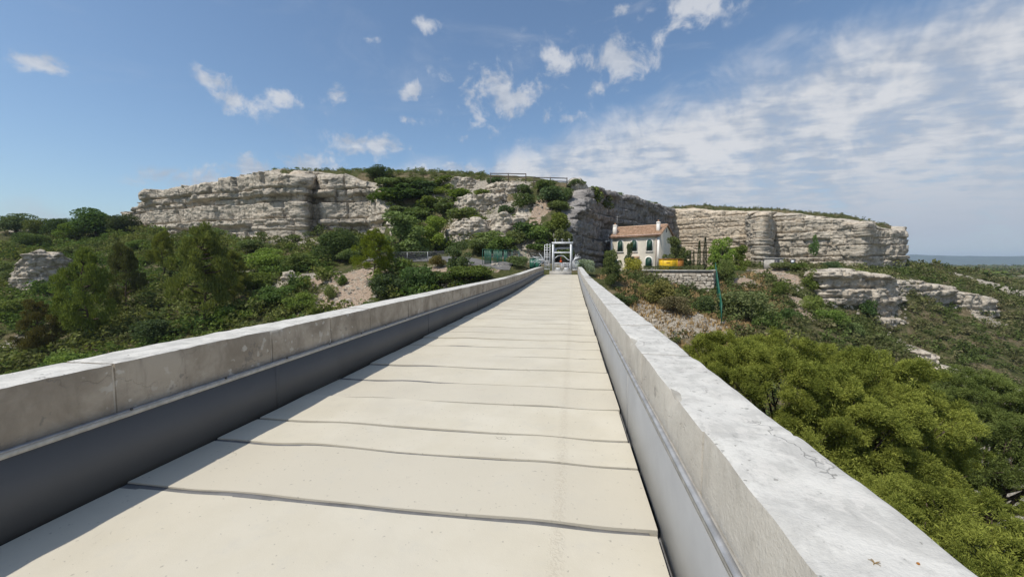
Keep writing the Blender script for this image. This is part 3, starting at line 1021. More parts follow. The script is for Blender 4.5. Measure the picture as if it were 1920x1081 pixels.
deck = MB().box(DX0 - 0.45, DX1 + 0.45, -6, Y_END + 4, -2.6, -0.16).build('bridge_deck', M['masonry'])
tag(deck, kind='structure')
joints = [-1.9, -1.05, -0.2, 0.3, 0.8, 1.58, 2.63, 3.46, 4.0, 4.85, 5.65, 6.53, 7.45]
while joints[-1] < Y_END - 0.5:
    joints.append(joints[-1] + rng.choice([0.82, 0.8, 0.86, 0.84, 0.56, 0.9]))
joints[-1] = Y_END
joints = [-3.6, -2.75] + joints
gapw = [rng.uniform(0.016, 0.024) if y_ < 9 else rng.uniform(0.012, 0.020) for y_ in joints]
gapw[joints.index(2.63)] = 0.04
for i in range(len(joints) - 1):
    y0, y1 = joints[i], joints[i + 1]
    gy0, gy1 = y1 - gapw[i + 1] - 0.012, y1 + 0.014
    gx = np.linspace(DX0 + 0.02, DX1 - 0.05, 60)
    jw = 0.012 * vnoise(gx * 0.9, gx * 0 + 0.5, None, 77)
    gz = wave(gx) * 0.85 - 0.011 + float(deck_rise(y1))
    gv = np.concatenate([np.stack([gx, yy + jw, gz + zz], -1) for yy, zz in ((gy0, 0), (gy1, 0), (gy1, -0.1), (gy0, -0.1))])
    gk = np.arange(240).reshape(4, 60)
    gqd = np.concatenate([np.stack([gk[a][:-1], gk[a][1:], gk[(a + 1) % 4][1:], gk[(a + 1) % 4][:-1]], -1) for a in range(4)])
    if i < len(joints) - 2:
        add_obj('joint_filler', mesh_np('joint_filler', gv, gqd), M['joint_grey'], deck)
    near = y0 < 12
    lip = rng.uniform(0.002, 0.006)
    if abs(y0 - 2.63) < 0.01:
        lip = 0.012
    tilt = rng.uniform(-0.004, 0.004)
    sd = rng.randint(0, 9999)

    def shape(p2, p, y0=y0, y1=y1, lip=lip, tilt=tilt, sd=sd):
        o = p2.copy()
        t = np.clip((p[:, 1] - y0) / (y1 - y0), 0, 1)
        topw = np.clip((p[:, 2] + 0.15) / 0.15, 0, 1)
        z = wave(p[:, 0]) * (0.7 + 0.3 * vnoise(p[:, 0] * 0 + sd, p[:, 0] * 0, None, 3)) + 0.006 * vnoise(p[:, 0] * 1.4, p[:, 1] * 1.4, None, sd) + lip * (1 - t) + tilt * p[:, 0]
        o[:, 2] += topw * z + deck_rise(p[:, 1])
        o[:, 1] += (1 - 2 * t) * 0.006 * vnoise(p[:, 0] * 2.5, p[:, 0] * 0, None, sd + 1) + 0.012 * vnoise(p[:, 0] * 0.9, p[:, 0] * 0 + 0.5, None, 77)
        return o
    v, q = grid_box((DX0 + rng.uniform(0, 0.03), y0 + 0.004, -0.15), (DX1 + rng.uniform(-0.008, 0.014), y1 - gapw[i + 1], 0.0), (60 if near else 24, 6 if near else 3, 1), 0.004, 0, 1, sd, shape)
    add_obj('slab', mesh_np('slab', v, q, None, False), M['walkway_concrete'], deck)

# grey strips added between the slabs and the linings to lighten the black gaps
for gx0, gx1 in ((DX0 - 0.05, DX0 + 0.06), (DX1 - 0.06, DX1 + 0.05)):
    yy_ = np.linspace(-3.4, Y_END - 0.02, 90)
    zz_ = deck_rise(yy_) - 0.05
    gv = np.concatenate([np.stack([np.full(90, x_), yy_, zz_], -1) for x_ in (gx0, gx1)])
    gk = np.arange(180).reshape(2, 90)
    add_obj('gutter', mesh_np('gutter', gv, np.stack([gk[0][:-1], gk[1][:-1], gk[1][1:], gk[0][1:]], -1)), M['joint_grey'], deck)

# piers below, standing in the ravine
for k, yy in enumerate((4, 19, 34, 47)):
    zg = float(H(-1.5, yy)) - 1.5
    m = MB()
    m.box(-3.5, 0.5, yy - 1.9, yy + 1.9, zg, -2.7)
    m.box(-3.9, 0.9, yy - 2.3, yy + 2.3, -3.4, -2.601)
    m.build('pier', M['masonry'], deck)


def parapet(name, xi, xo, face_x, strip_h, mats, label, seed):
    """xi inner face, xo outer face of the wall, face_x plane of the metal lining at deck level"""
    root = empty(name, (xi, 0, 0))
    tag(root, label, 'parapet')
    sgn = 1 if xo > xi else -1
    ztop = 0.955
    rg = random.Random(seed)
    y = -3.4
    ys = [y]
    first = True
    while y < Y_END - 0.4:
        y += rg.choice([1.62, 1.55, 1.70, 1.2])
        if sgn > 0 and abs(y - 2.0) < 0.9 and first:
            y, first = 2.0, False
        if sgn < 0 and abs(y - 2.64) < 0.8 and first:
            y, first = 2.64, False
        ys.append(y)
    ys[-1] = Y_END
    for i in range(len(ys) - 1):
        y0, y1 = ys[i], ys[i + 1]
        near = y0 < 6
        rise = 0.5 * (float(deck_rise(y0)) + float(deck_rise(y1)))
        n = (16, int((y1 - y0) / 0.045), 16) if near else ((8, 14, 8) if y0 < 16 else (5, 7, 5))
        lo = (min(xi, xo), y0 + 0.004, -0.15)
        hi = (max(xi, xo), y1 - 0.004, ztop)
        dz, dx = rg.uniform(-0.006, 0.006), rg.uniform(-0.006, 0.006)

        def shape(p2, p, dz=dz, dx=dx, near=near, sd=seed * 50 + i):
            o = p2.copy()
            inner = np.clip(1 - np.abs(p[:, 0] - xi) / 0.09, 0, 1) * np.clip(1 - np.abs(p[:, 2] - ztop) / 0.12, 0, 1)
            chip = np.maximum(0, fbm(p[:, 1] * 2.3, p[:, 2] * 3, p[:, 0] * 3, seed + 5, 3) - 0.05)
            if near:
                o[:, 0] += sgn * inner * chip * 0.022
                o[:, 2] -= inner * chip * 0.02
                o[:, 2] += (p[:, 2] > ztop - 1e-6) * 0.004 * fbm(p[:, 0] * 6, p[:, 1] * 6, None, seed, 3)
            o[:, 2] += dz + deck_rise(p[:, 1])
            o[:, 0] += dx
            return o
        v, q = grid_box(lo, hi, n, 0.018 if near else 0.012, 0.006, 5.0, seed + 7, shape)
        v[:, 0] -= xi
        add_obj('block', mesh_np('block', v, q, None, True), M[mats[0]], root)
    # mortar core that shows in the joints
    m = MB()
    inset = 0.02 * sgn
    for a, b in ((-3.4, 20), (20, 30), (30, 40), (40, Y_END - 0.02)):
        r0, r1 = float(deck_rise(a)), float(deck_rise(b))
        x0, x1 = sorted((inset, xo - xi - inset))
        vv = [(x, yy, zz + rr) for zz in (-0.14, ztop - 0.02) for yy, rr in ((a, r0), (b, r1)) for x in (x0, x1)]
        m.add(vv, [(0, 2, 3, 1), (4, 5, 7, 6), (0, 1, 5, 4), (1, 3, 7, 5), (3, 2, 6, 7), (2, 0, 4, 6)])
    m.build('mortar', M['mortar'], root)

    def sweep(nm, prof, mat, y0=-3.4, wob=0.0, thick_n=None):
        yy = np.concatenate([np.arange(y0, 12, 0.12), np.arange(12, Y_END, 0.6), [Y_END - 0.01]])
        P = np.array(prof, float)
        n, k = len(yy), len(P)
        V = np.zeros((n, k, 3))
        V[:, :, 0] = P[None, :, 0] + wob * vnoise(yy * 1.1, yy * 0, None, seed + 30)[:, None] - xi
        V[:, :, 1] = yy[:, None]
        V[:, :, 2] = P[None, :, 1] + deck_rise(yy)[:, None]
        idx = np.arange(n * k).reshape(n, k)
        q = []
        for j in range(k):
            j2 = (j + 1) % k
            q.append(np.stack([idx[:-1, j], idx[1:, j], idx[1:, j2], idx[:-1, j2]], -1))
        me = mesh_np(nm, V.reshape(-1, 3), np.concatenate(q), None, False)
        return add_obj(nm, me, M[mat], root)
    g = face_x
    # mortar ledge, metal cover strip and the smooth lining below it
    sweep('ledge', [(xi - sgn * 0.002, strip_h + 0.045), (g - sgn * 0.004, strip_h + 0.035), (g - sgn * 0.004, strip_h), (xi - sgn * 0.002, strip_h)], 'ledge_mortar', wob=0.002)
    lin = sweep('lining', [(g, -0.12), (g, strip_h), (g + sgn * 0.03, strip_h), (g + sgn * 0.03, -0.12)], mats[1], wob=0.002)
    st = sweep('cover_strip', [(g - sgn * 0.008, strip_h + 0.044), (g + sgn * 0.018, strip_h + 0.052), (g + sgn * 0.018, strip_h + 0.044), (g - sgn * 0.005, strip_h + 0.037), (g - sgn * 0.008, strip_h + 0.028)] if sgn > 0 else
               [(g - sgn * 0.006, strip_h + 0.048), (g + sgn * 0.022, strip_h + 0.052), (g + sgn * 0.022, strip_h + 0.043), (g - sgn * 0.006, strip_h + 0.039)], 'zinc')
    # screws of the cover strip
    k = 0
    for yy in (np.arange(0.9, 9.0, 0.9) if sgn < 0 else []):
        mm = MB()
        xx = g - sgn * 0.008 - xi
        mm.box(xx - 0.006, xx + 0.006, yy - 0.008, yy + 0.008, strip_h + 0.045, strip_h + 0.062)
        o = mm.build('screw', M['dark_metal'], root)
    # joints between lining sheets
    for yy in np.arange(4.3, 40, 5.2):
        mm = MB()
        x0, x1 = sorted((g - sgn * 0.004 - xi, g + sgn * 0.002 - xi))
        rr = float(deck_rise(yy))
        mm.box(x0, x1, yy, yy + 0.05, -0.08 + rr, strip_h - 0.01 + rr)
        mm.build('lining_joint', M[mats[1]], root)
    return root


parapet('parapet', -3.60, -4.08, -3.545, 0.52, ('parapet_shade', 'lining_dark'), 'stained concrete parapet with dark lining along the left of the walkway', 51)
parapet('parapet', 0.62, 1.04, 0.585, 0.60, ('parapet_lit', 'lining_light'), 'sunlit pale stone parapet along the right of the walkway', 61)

# ------------------------------------------------------------------ gate at the end of the walkway
ZE = 0.42


def end_gate():
    y = Y_END + 0.9
    root = empty('gate', (0, y, ZE))
    tag(root, 'white steel gate frame closing the far end of the walkway', 'gate')
    k = y / F_PX

    def X(px):
        return (px - 1074) * k

    def Z(py):
        return CAM_H - (py - 494.5) * k - ZE
    W = M['white_metal']
    zt, zb = Z(457.5), Z(513)
    MB().box(X(1031), X(1071.5), -0.25, 0.7, zb - 0.5, Z(508)).build('step', M['concrete_plain'], root)
    for px in (1037, 1070):
        MB().box(X(px) - 0.10, X(px) + 0.10, -0.1, 0.1, Z(508), zt).build('post', W, root)
        MB().box(X(px) + 0.14, X(px) + 0.20, 0.2, 0.32, Z(508), zt).build('guide_rail', W, root)
    MB().box(X(1035), X(1074), -0.13, 0.13, zt, zt + 0.22).build('top_beam', W, root)
    MB().box(X(1038), X(1069.5), -0.05, 0.05, Z(475), Z(472.5)).build('cross_beam', W, root)
    MB().box(X(1038), X(1069.5), 0.3, 0.36, Z(466.2), Z(464.9)).build('cross_beam', W, root)
    MB().box(X(1040), X(1044), 0.25, 0.4, Z(472), Z(466)).build('bracket', M['galvanised'], root)
    for px in (1041.5, 1054.3, 1066.8):
        m = MB()
        m.box(X(px) - 0.07, X(px) + 0.07, -0.08, 0.08, zt + 0.221, zt + 0.50)
        m.box(X(px) - 0.16, X(px) + 0.16, -0.12, 0.12, zt + 0.50, zt + 0.58)
        m.build('pulley_block', M['galvanised'], root)
    MB().tube([(X(1046), 0, zt + 0.40), (X(1063), 0, zt + 0.40)], 0.035).build('shaft', M['dark_metal'], root)
    # wavy hand rail inside the frame
    pts = [(X(a), 0.12, Z(b)) for a, b in ((1038, 486), (1042, 483), (1046, 479.6), (1050, 479.2), (1056, 479.5), (1060, 482.5), (1064, 486.5), (1069, 488))]
    MB().tube(pts, 0.045).build('curved_rail', W, root, True)
    # two low leaves with bars
    for a, b in ((1039.5, 1053.5), (1055, 1068.8)):
        leaf = MB().box(X(a), X(b), 0.0, 0.05, Z(493.6), Z(492.4)).box(X(a), X(b), 0.0, 0.05, Z(507.5), Z(506.3)).box(X(a), X(a) + 0.06, -0.002, 0.052, Z(506.3), Z(493.6)).box(X(b) - 0.06, X(b), -0.002, 0.052, Z(506.3), Z(493.6)).build('gate_leaf', W, root)
        n = 6
        for i in range(1, n):
            x = X(a + (b - a) * i / n)
            MB().box(x - 0.018, x + 0.018, 0.01, 0.04, Z(506.3), Z(493.6)).build('bar', W, leaf)
        MB().box(X(a + 3), X(b - 3), 0.012, 0.038, Z(505.5), Z(502)).build('plate', W, leaf)
    # right-hand bar fence
    for i in range(7):
        px = 1073.6 + i * 1.4
        MB().box(X(px) - 0.022, X(px) + 0.022, 0.0, 0.04, Z(507), Z(488.5)).build('bar', W, root)
    MB().box(X(1073.2), X(1082.6), -0.012, 0.052, Z(489.4), Z(488.2)).build('side_rail', W, root)
    MB().box(X(1073.2), X(1082.6), -0.012, 0.052, Z(506), Z(504.8)).build('side_rail', W, root)
    # ladder tower on the left
    tow = empty('ladder_tower', (0, 0, 0))
    tow.parent = root
    for px in (1021.5, 1026, 1031.5):
        MB().box(X(px) - 0.035, X(px) + 0.035, 0.1, 0.17, Z(506), zt + (0.05 if px > 1025 else -0.1)).build('post', W, tow)
    for py in (459, 464.5, 469, 475, 478.5, 482, 489, 497, 504.5):
        MB().box(X(1021.5), X(1031.5), 0.08, 0.12, Z(py) - 0.03, Z(py) + 0.03).build('rung', W, tow)
    for i in range(5):
        px = 1022.8 + i * 1.7
        MB().box(X(px) - 0.015, X(px) + 0.015, 0.1, 0.13, Z(504.5), Z(489)).build('bar', W, tow)
    # anti-climb fans of bent spikes, one each side
    rg = random.Random(8)
    for side, (cx, cy) in ((-1, (1021, 489)), (1, (1075, 488))):
        fan = MB()
        for i in range(11):
            a = R(rg.uniform(-35, 80))
            ln = rg.uniform(0.8, 2.0) if side < 0 else rg.uniform(0.6, 1.4)
            bend = rg.uniform(-0.4, 1.4)
            p, pts = Vector((X(cx), rg.uniform(-0.3, 0.3), Z(cy))), []
            for j in range(6):
                pts.append(tuple(p))
                aa = a - bend * j * 0.28
                p = p + Vector((side * math.cos(aa), rg.uniform(-0.1, 0.1), math.sin(aa))) * (ln / 5)
            fan.tube(pts, [0.03, 0.03, 0.028, 0.026, 0.024, 0.015], 5)
        fan.build('climbing_guard', W, root)
    return root, X, Z, y


gate, GXf, GZf, GYv = end_gate()

ball = MB()
v, q = grid_box((-0.16, -0.16, -0.2), (0.16, 0.16, 0.2), (8, 8, 8), 0.155)
ball.add(v, q)
ball.tube([(0, 0, 0.22), (0, 0, 0.50)], [0.05, 0.02], 6)
fl = ball.build('float', M['orange_plastic'], None, True, (GXf(1051.5), GYv + 0.5, GZf(489.5) + ZE))
tag(fl, 'orange round float behind the bars of the white gate', 'float')

# green utility box next to the left parapet end
c = at(1003.5, 504, 52.5)
ub = empty('utility_box', (c[0], c[1], c[2] - 0.5), 0.15)
tag(ub, 'dark green metal utility box beside the left parapet end', 'utility box')
MB().box(-0.72, 0.72, -0.4, 0.4, 0.1, 1.86).build('cabinet', M['green_paint'], ub)
MB().box(-0.78, 0.78, -0.46, 0.46, 1.861, 1.93).build('lid', M['green_paint'], ub)
for x in (-0.36, 0.36):
    MB().box(x - 0.33, x + 0.33, -0.425, -0.402, 0.2, 1.8).build('door', M['green_paint'], ub)
MB().box(-0.04, -0.005, -0.45, -0.426, 0.9, 1.1).build('handle', M['dark_metal'], ub)


# ------------------------------------------------------------------ fences
def fence(p0, p1, h0, h1, n, mat, name, label, cat='fence', wire=0.15, rails=(0.02, 1.0), post=0.035, opaque=None, group=None):
    """posts, rails and wire between two ground points"""
    p0, p1 = Vector(p0), Vector(p1)
    root = empty(name, p0)
    tag(root, label, cat, group)
    d = p1 - p0
    for i in range(n):
        t = i / (n - 1)
        b = d * t
        h = h0 + (h1 - h0) * t
        MB().tube([(b.x, b.y, b.z - 0.3), (b.x, b.y, b.z + h)], post, 6).build('post', M[mat], root)
    for rl in rails:
        MB().tube([(0, 0, h0 * rl + 0.02), (d.x, d.y, d.z + h1 * rl + 0.02)], 0.022, 5).build('rail', M[mat], root)
    if wire:
        m = MB()
        Ln = math.hypot(d.x, d.y)
        k = int(Ln / wire)
        for i in range(k + 1):
            t = i / k
            h = h0 + (h1 - h0) * t
            b = d * t
            m.tube([(b.x, b.y, b.z), (b.x, b.y, b.z + h)], 0.006, 3)
        for i in range(1, int(h0 / wire)):
            m.tube([(0, 0, i * wire), (d.x, d.y, d.z + i * wire)], 0.006, 3)
        o = m.build('wire_mesh', M[mat], root)
        o['kind'] = 'stuff'
    if opaque:
        for a, b in opaque:
            n2 = max(1, int((b - a) * d.length / 0.16))
            for i in range(n2):
                t0, t1 = a + (b - a) * i / n2, a + (b - a) * (i + 0.62) / n2
                q0, q1 = d * t0, d * t1
                v = [(q0.x, q0.y, q0.z + 0.05), (q1.x, q1.y, q1.z + 0.05), (q1.x, q1.y, q1.z + h0 - 0.05), (q0.x, q0.y, q0.z + h0 - 0.05)]
                v += [(x + 0.01, y + 0.02, z) for x, y, z in v]
                MB().add(v, [(0, 1, 2, 3), (4, 7, 6, 5), (0, 4, 5, 1), (3, 2, 6, 7), (0, 3, 7, 4), (1, 5, 6, 2)]).build('slat', M[mat], root)
    return root


def g3(px, py, dz=0.0):
    c, D = gp(px, py)
    return (c[0], c[1], c[2] + dz)


fence(g3(905, 497), g3(986, 498), 2.0, 2.0, 7, 'green_paint', 'green_fence', 'green wire fence with a slatted gate left of the white gate', wire=0.2, opaque=[(0.04, 0.20), (0.24, 0.44), (0.48, 0.56)])
a0, a1 = g3(692, 491), g3(842, 489)
fence(a0, a1, 1.35, 1.35, 5, 'galvanised', 'chain_link_fence', 'grey chain link fence along the road below the big trees', wire=0.16, rails=(0.98,))
g0, g1 = g3(1341, 520), g3(1352, 611)
fence(g0, g1, 2.2, 2.2, 6, 'green_paint', 'green_fence', 'tall green wire fence running downhill from the stone wall corner', wire=0.12, post=0.05)
# wooden railings on the brow of the hill
for (pa, ya, pb, yb, n, lab) in ((920, 339, 986, 340, 3, 'upper wooden railing on the brow left of the bushy knoll'), (1001, 347, 1063, 349, 3, 'lower wooden railing on the brow beside the bushy knoll')):
    D = 80 if pa < 990 else 76
    A, B = Vector(at(pa, ya, D)), Vector(at(pb, yb, D))
    A.z, B.z = max(A.z, float(H(A.x, A.y)) - 0.1), max(B.z, float(H(B.x, B.y)) - 0.1)
    root = empty('railing', A)
    tag(root, lab, 'railing', 'wooden railings on the brow')
    d = B - A
    for i in range(n):
        b = d * (i / (n - 1))
        gz = float(H(A.x + b.x, A.y + b.y)) - A.z
        MB().tube([(b.x, b.y, min(gz, b.z) - 0.3), (b.x, b.y, b.z + 1.55)], 0.10, 6).build('post', M['weathered_wood'], root)
    for hh in (0.85, 1.42):
        MB().tube([(0, 0, hh), tuple(d * 0.5 + Vector((0, 0, hh + 0.02))), (d.x, d.y, d.z + hh)], 0.085, 6).build('rail', M['weathered_wood'], root)

# ------------------------------------------------------------------ road behind the chain link fence
def ribbon(name, pts, width, mat, lift=0.06):
    P = np.array(pts, float)
    s = np.linspace(0, len(P) - 1, 60)
    x, y = np.interp(s, range(len(P)), P[:, 0]), np.interp(s, range(len(P)), P[:, 1])
    dx, dy = np.gradient(x), np.gradient(y)
    L = np.hypot(dx, dy)
    nxx, nyy = -dy / L, dx / L
    V = []
    for o in np.linspace(-width / 2, width / 2, 7):
        X_, Y_ = x + nxx * o, y + nyy * o
        V.append(np.stack([X_, Y_, H(X_, Y_) + lift], -1))
    V = np.stack(V, 1)
    n, m = V.shape[:2]
    k = np.arange(n * m).reshape(n, m)
    q = np.stack([k[:-1, :-1], k[1:, :-1], k[1:, 1:], k[:-1, 1:]], -1).reshape(-1, 4)
    tag(add_obj(name, mesh_np(name, V.reshape(-1, 3), q, None, True), M[mat]), kind='structure')


ribbon('road', [g3(690, 487)[:2], g3(760, 485)[:2], g3(842, 485)[:2], g3(890, 492)[:2], g3(960, 497)[:2]], 3.0, 'asphalt')


# ------------------------------------------------------------------ house
def house():
    rz = R(-32)          # turned so the front looks to the lower left of the picture
    c = at(1235.5, 494.5, 75.5)   # front right corner
    z0 = 0.42
    root = empty('house', (c[0], c[1], z0), rz)
    tag(root, 'cream two storey house with green shutters and tiled roof below the quarry cliff', 'house')
    Wd, Dp, He = 9.3, 6.6, 6.5
    cream, trim = M['render_cream'], M['trim_white']
    hr = 1.85
    # local frame: x from -Wd (left) to 0 (right), y 0 front to Dp back
    wins = [(-7.35, 3.62, 0.98, 2.05), (-4.62, 3.62, 0.98, 2.05), (-1.75, 3.62, 0.98, 2.05), (-8.35, 0.0, 1.0, 2.3), (-1.85, 0.55, 1.15, 2.0), (-4.62, 0.05, 1.0, 2.2)]
    # body
    m = MB()
    m.add([(-Wd, 0, 0), (0, 0, 0), (0, Dp, 0), (-Wd, Dp, 0), (-Wd, 0, He), (0, 0, He), (0, Dp, He), (-Wd, Dp, He), (-Wd, Dp / 2, He + hr), (0, Dp / 2, He + hr)],
          [(0, 1, 5, 4), (2, 3, 7, 6), (1, 2, 6, 5), (3, 0, 4, 7)], [(5, 6, 9), (7, 4, 8)])
    wall = m.build('wall', cream, root)
    MB().box(-Wd - 0.05, 0.05, -0.05, Dp + 0.05, -1.2, 0.35).build('plinth', M['concrete_plain'], wall)

    def arch(cx, zb, w, h, grow=0.0, n=8):
        r = w / 2 + grow
        zs = zb + h - w / 2
        return [(cx - r, zb - grow), (cx + r, zb - grow)] + [(cx + r * math.cos(math.pi * i / n), zs + r * math.sin(math.pi * i / n)) for i in range(n + 1)]
    for (cx, zb, w, h) in wins:
        win = MB().prism(arch(cx, zb, w, h, 0.16), -0.055, 0.02).build('window' if zb > 0.1 else 'door', trim, root)
        MB().prism(arch(cx, zb + 0.02, w, h), -0.075, -0.02).build('shutter_panel', M['shutter_green'], win)
        MB().box(cx - 0.02, cx + 0.02, -0.095, -0.074, zb + 0.04, zb + h - 0.04).build('meeting_strip', M['shutter_green'], win)
        if zb > 0.1:
            MB().box(cx - w / 2 - 0.22, cx + w / 2 + 0.22, -0.16, -0.056, zb - 0.17, zb - 0.05).build('sill', trim, win)
    # corner bands, cornice and down pipe
    for x in (-Wd + 0.18, -0.18):
        MB().box(x - 0.19, x + 0.19, -0.03, 0.02, 0.35, He - 0.25).build('corner_band', trim, root)
    MB().box(-Wd - 0.1, 0.1, -0.14, 0.02, He - 0.22, He + 0.05).build('cornice', trim, root)
    MB().tube([(-0.55, -0.12, 0.2), (-0.55, -0.12, He - 0.3)], 0.055).build('down_pipe', M['pipe_pink'], root)
    MB().tube([(-Wd - 0.3, -0.42, He + 0.0), (0.3, -0.42, He + 0.0)], 0.07).build('gutter', M['pipe_pink'], root)
    # gable vent
    MB().box(0.0, 0.03, Dp / 2 - 0.14, Dp / 2 + 0.14, He + 0.55, He + 1.2).build('vent', M['dark_metal'], root)
    # roof: sloping bed + rows of half round tiles
    ov, ovx = 0.45, 0.28
    sl_ = math.hypot(Dp / 2, hr)
    roof = MB()
    th = 0.12
    zr = He + hr + 0.06
    ze = He + 0.06 - ov * hr / (Dp / 2)
    prof = [(-ov, ze), (Dp / 2, zr), (Dp + ov, ze), (Dp + ov, ze - th), (Dp / 2, zr - th), (-ov, ze - th)]
    n = 6
    v = [(-Wd - ovx, y, z) for y, z in prof] + [(ovx, y, z) for y, z in prof]
    q = [(i, i + n, (i + 1) % n + n, (i + 1) % n) for i in range(n)] + [(0, 1, 4, 5), (1, 2, 3, 4), (6, 11, 10, 7), (7, 10, 9, 8)]
    ro = roof.add(v, q).build('roof', M['terracotta'], root)

    def tile_field(x0, x1, y_e, z_e, y_r, z_r, rows, pitch, seed):
        t = MB()
        rg = random.Random(seed)
        cols = int((x1 - x0) / pitch)
        for ci in range(cols):
            xc = x0 + (ci + 0.5) * (x1 - x0) / cols
            for ri in range(rows):
                f0, f1 = ri / rows, (ri + 1.12) / rows
                j = rg.uniform(-0.018, 0.018)
                vs = []
                for f, rr, lift in ((f0, 0.115, 0.035), (f1, 0.09, 0.0)):
                    yy, zz = y_e + (y_r - y_e) * f, z_e + (z_r - z_e) * f
                    for a in range(6):
                        an = math.pi * a / 5
                        vs.append((xc + j + rr * math.cos(an), yy, zz + lift + j * 0.6 + rr * 0.9 * math.sin(an)))
                t.add(vs, [(a, a + 1, 6 + a + 1, 6 + a) for a in range(5)])
        return t
    for (ye, ze_, sd) in ((-ov - 0.04, ze, 1), (Dp + ov + 0.04, ze, 2)):
        o = tile_field(-Wd - ovx, ovx, ye, ze_ + 0.0, Dp / 2, zr, 15, 0.235, sd).build('roof_tiles', M['roof_tile'], ro)
        o['kind'] = 'stuff'
    for i in range(26):
        x = -Wd - ovx + 0.2 + i * (Wd + 2 * ovx - 0.3) / 26
        pts = []
        m = MB()
        vs = []
        for xx, rr in ((x - 0.05, 0.15), (x + 0.36, 0.125)):
            for a in range(6):
                an = math.pi * a / 5
                vs.append((xx, Dp / 2 + rr * math.cos(an), zr + 0.03 + rr * math.sin(an)))
        m.add(vs, [(a, a + 1, 6 + a + 1, 6 + a) for a in range(5)])
        m.build('ridge_tile', M['roof_tile'], ro)
    # chimneys
    for (cx, cy, w, d, zt) in ((-Wd + 0.55, 0.55, 0.62, 0.56, He + 2.2), (-0.75, 1.35, 0.52, 0.52, He + 2.35)):
        ch = MB().box(cx - w / 2, cx + w / 2, cy - d / 2, cy + d / 2, He - 0.1, zt).build('chimney', trim, ro)
        MB().box(cx - w / 2 - 0.06, cx + w / 2 + 0.06, cy - d / 2 - 0.06, cy + d / 2 + 0.06, zt - 0.25, zt - 0.12).build('chimney_band', trim, ro)
        MB().tube([(cx, cy, zt), (cx, cy, zt + 0.32)], 0.13, 8).build('chimney_pot', M['terracotta'], ro)
    # tiled porch over the middle door
    pr = MB().add([(-5.6, -0.06, 2.62), (-3.6, -0.06, 2.62), (-3.6, -1.25, 2.2), (-5.6, -1.25, 2.2), (-5.6, -0.06, 2.5), (-3.6, -0.06, 2.5), (-3.6, -1.25, 2.08), (-5.6, -1.25, 2.08)],
                  [(0, 3, 2, 1), (4, 5, 6, 7), (3, 7, 6, 2), (0, 1, 5, 4), (0, 4, 7, 3), (1, 2, 6, 5)]).build('porch_roof', M['terracotta'], root)
    o = tile_field(-5.65, -3.55, -1.32, 2.2, -0.06, 2.66, 4, 0.235, 5).build('roof_tiles', M['roof_tile'], pr)
    o['kind'] = 'stuff'
    for x in (-5.5, -3.7):
        MB().box(x - 0.08, x + 0.08, -1.15, -0.99, -0.3, 2.12).build('porch_post', trim, root)
    # aerial bracket at the left eave
    m = MB().tube([(-Wd - 0.35, -0.3, He - 0.9), (-Wd - 0.35, -0.3, He + 0.35)], 0.04).tube([(-Wd - 0.9, -0.3, He - 0.9), (-Wd - 0.05, -0.3, He - 0.7)], 0.05)
    m.tube([(-Wd - 0.85, -0.3, He - 0.95), (-Wd - 0.7, -0.45, He - 0.75)], [0.28, 0.05], 8)
    m.build('aerial', M['white_metal'], root)
    m = MB().tube([(-Wd + 0.5, 1.5, He + 1.2), (-Wd + 0.5, 1.5, He + 4.0)], 0.025).tube([(-Wd + 0.0, 1.5, He + 3.8), (-Wd + 1.0, 1.5, He + 3.8)], 0.02)
    m.build('aerial', M['galvanised'], root)
    return root


q, b = material('roof_tile', 0.9, 0.1)
g_ = q.n('ShaderNodeNewGeometry')
c_ = q.mix(g_.outputs['Random Per Island'], (0.40, 0.245, 0.155), (0.66, 0.46, 0.32))
c_ = q.mix(q.ss(q.noise(g_.outputs['Position'], 1.1, 3, 0.6), 0.5, 0.7, 0.0, 0.6), c_, (0.45, 0.35, 0.24))
q.set(b, 'Base Color', c_)
house()


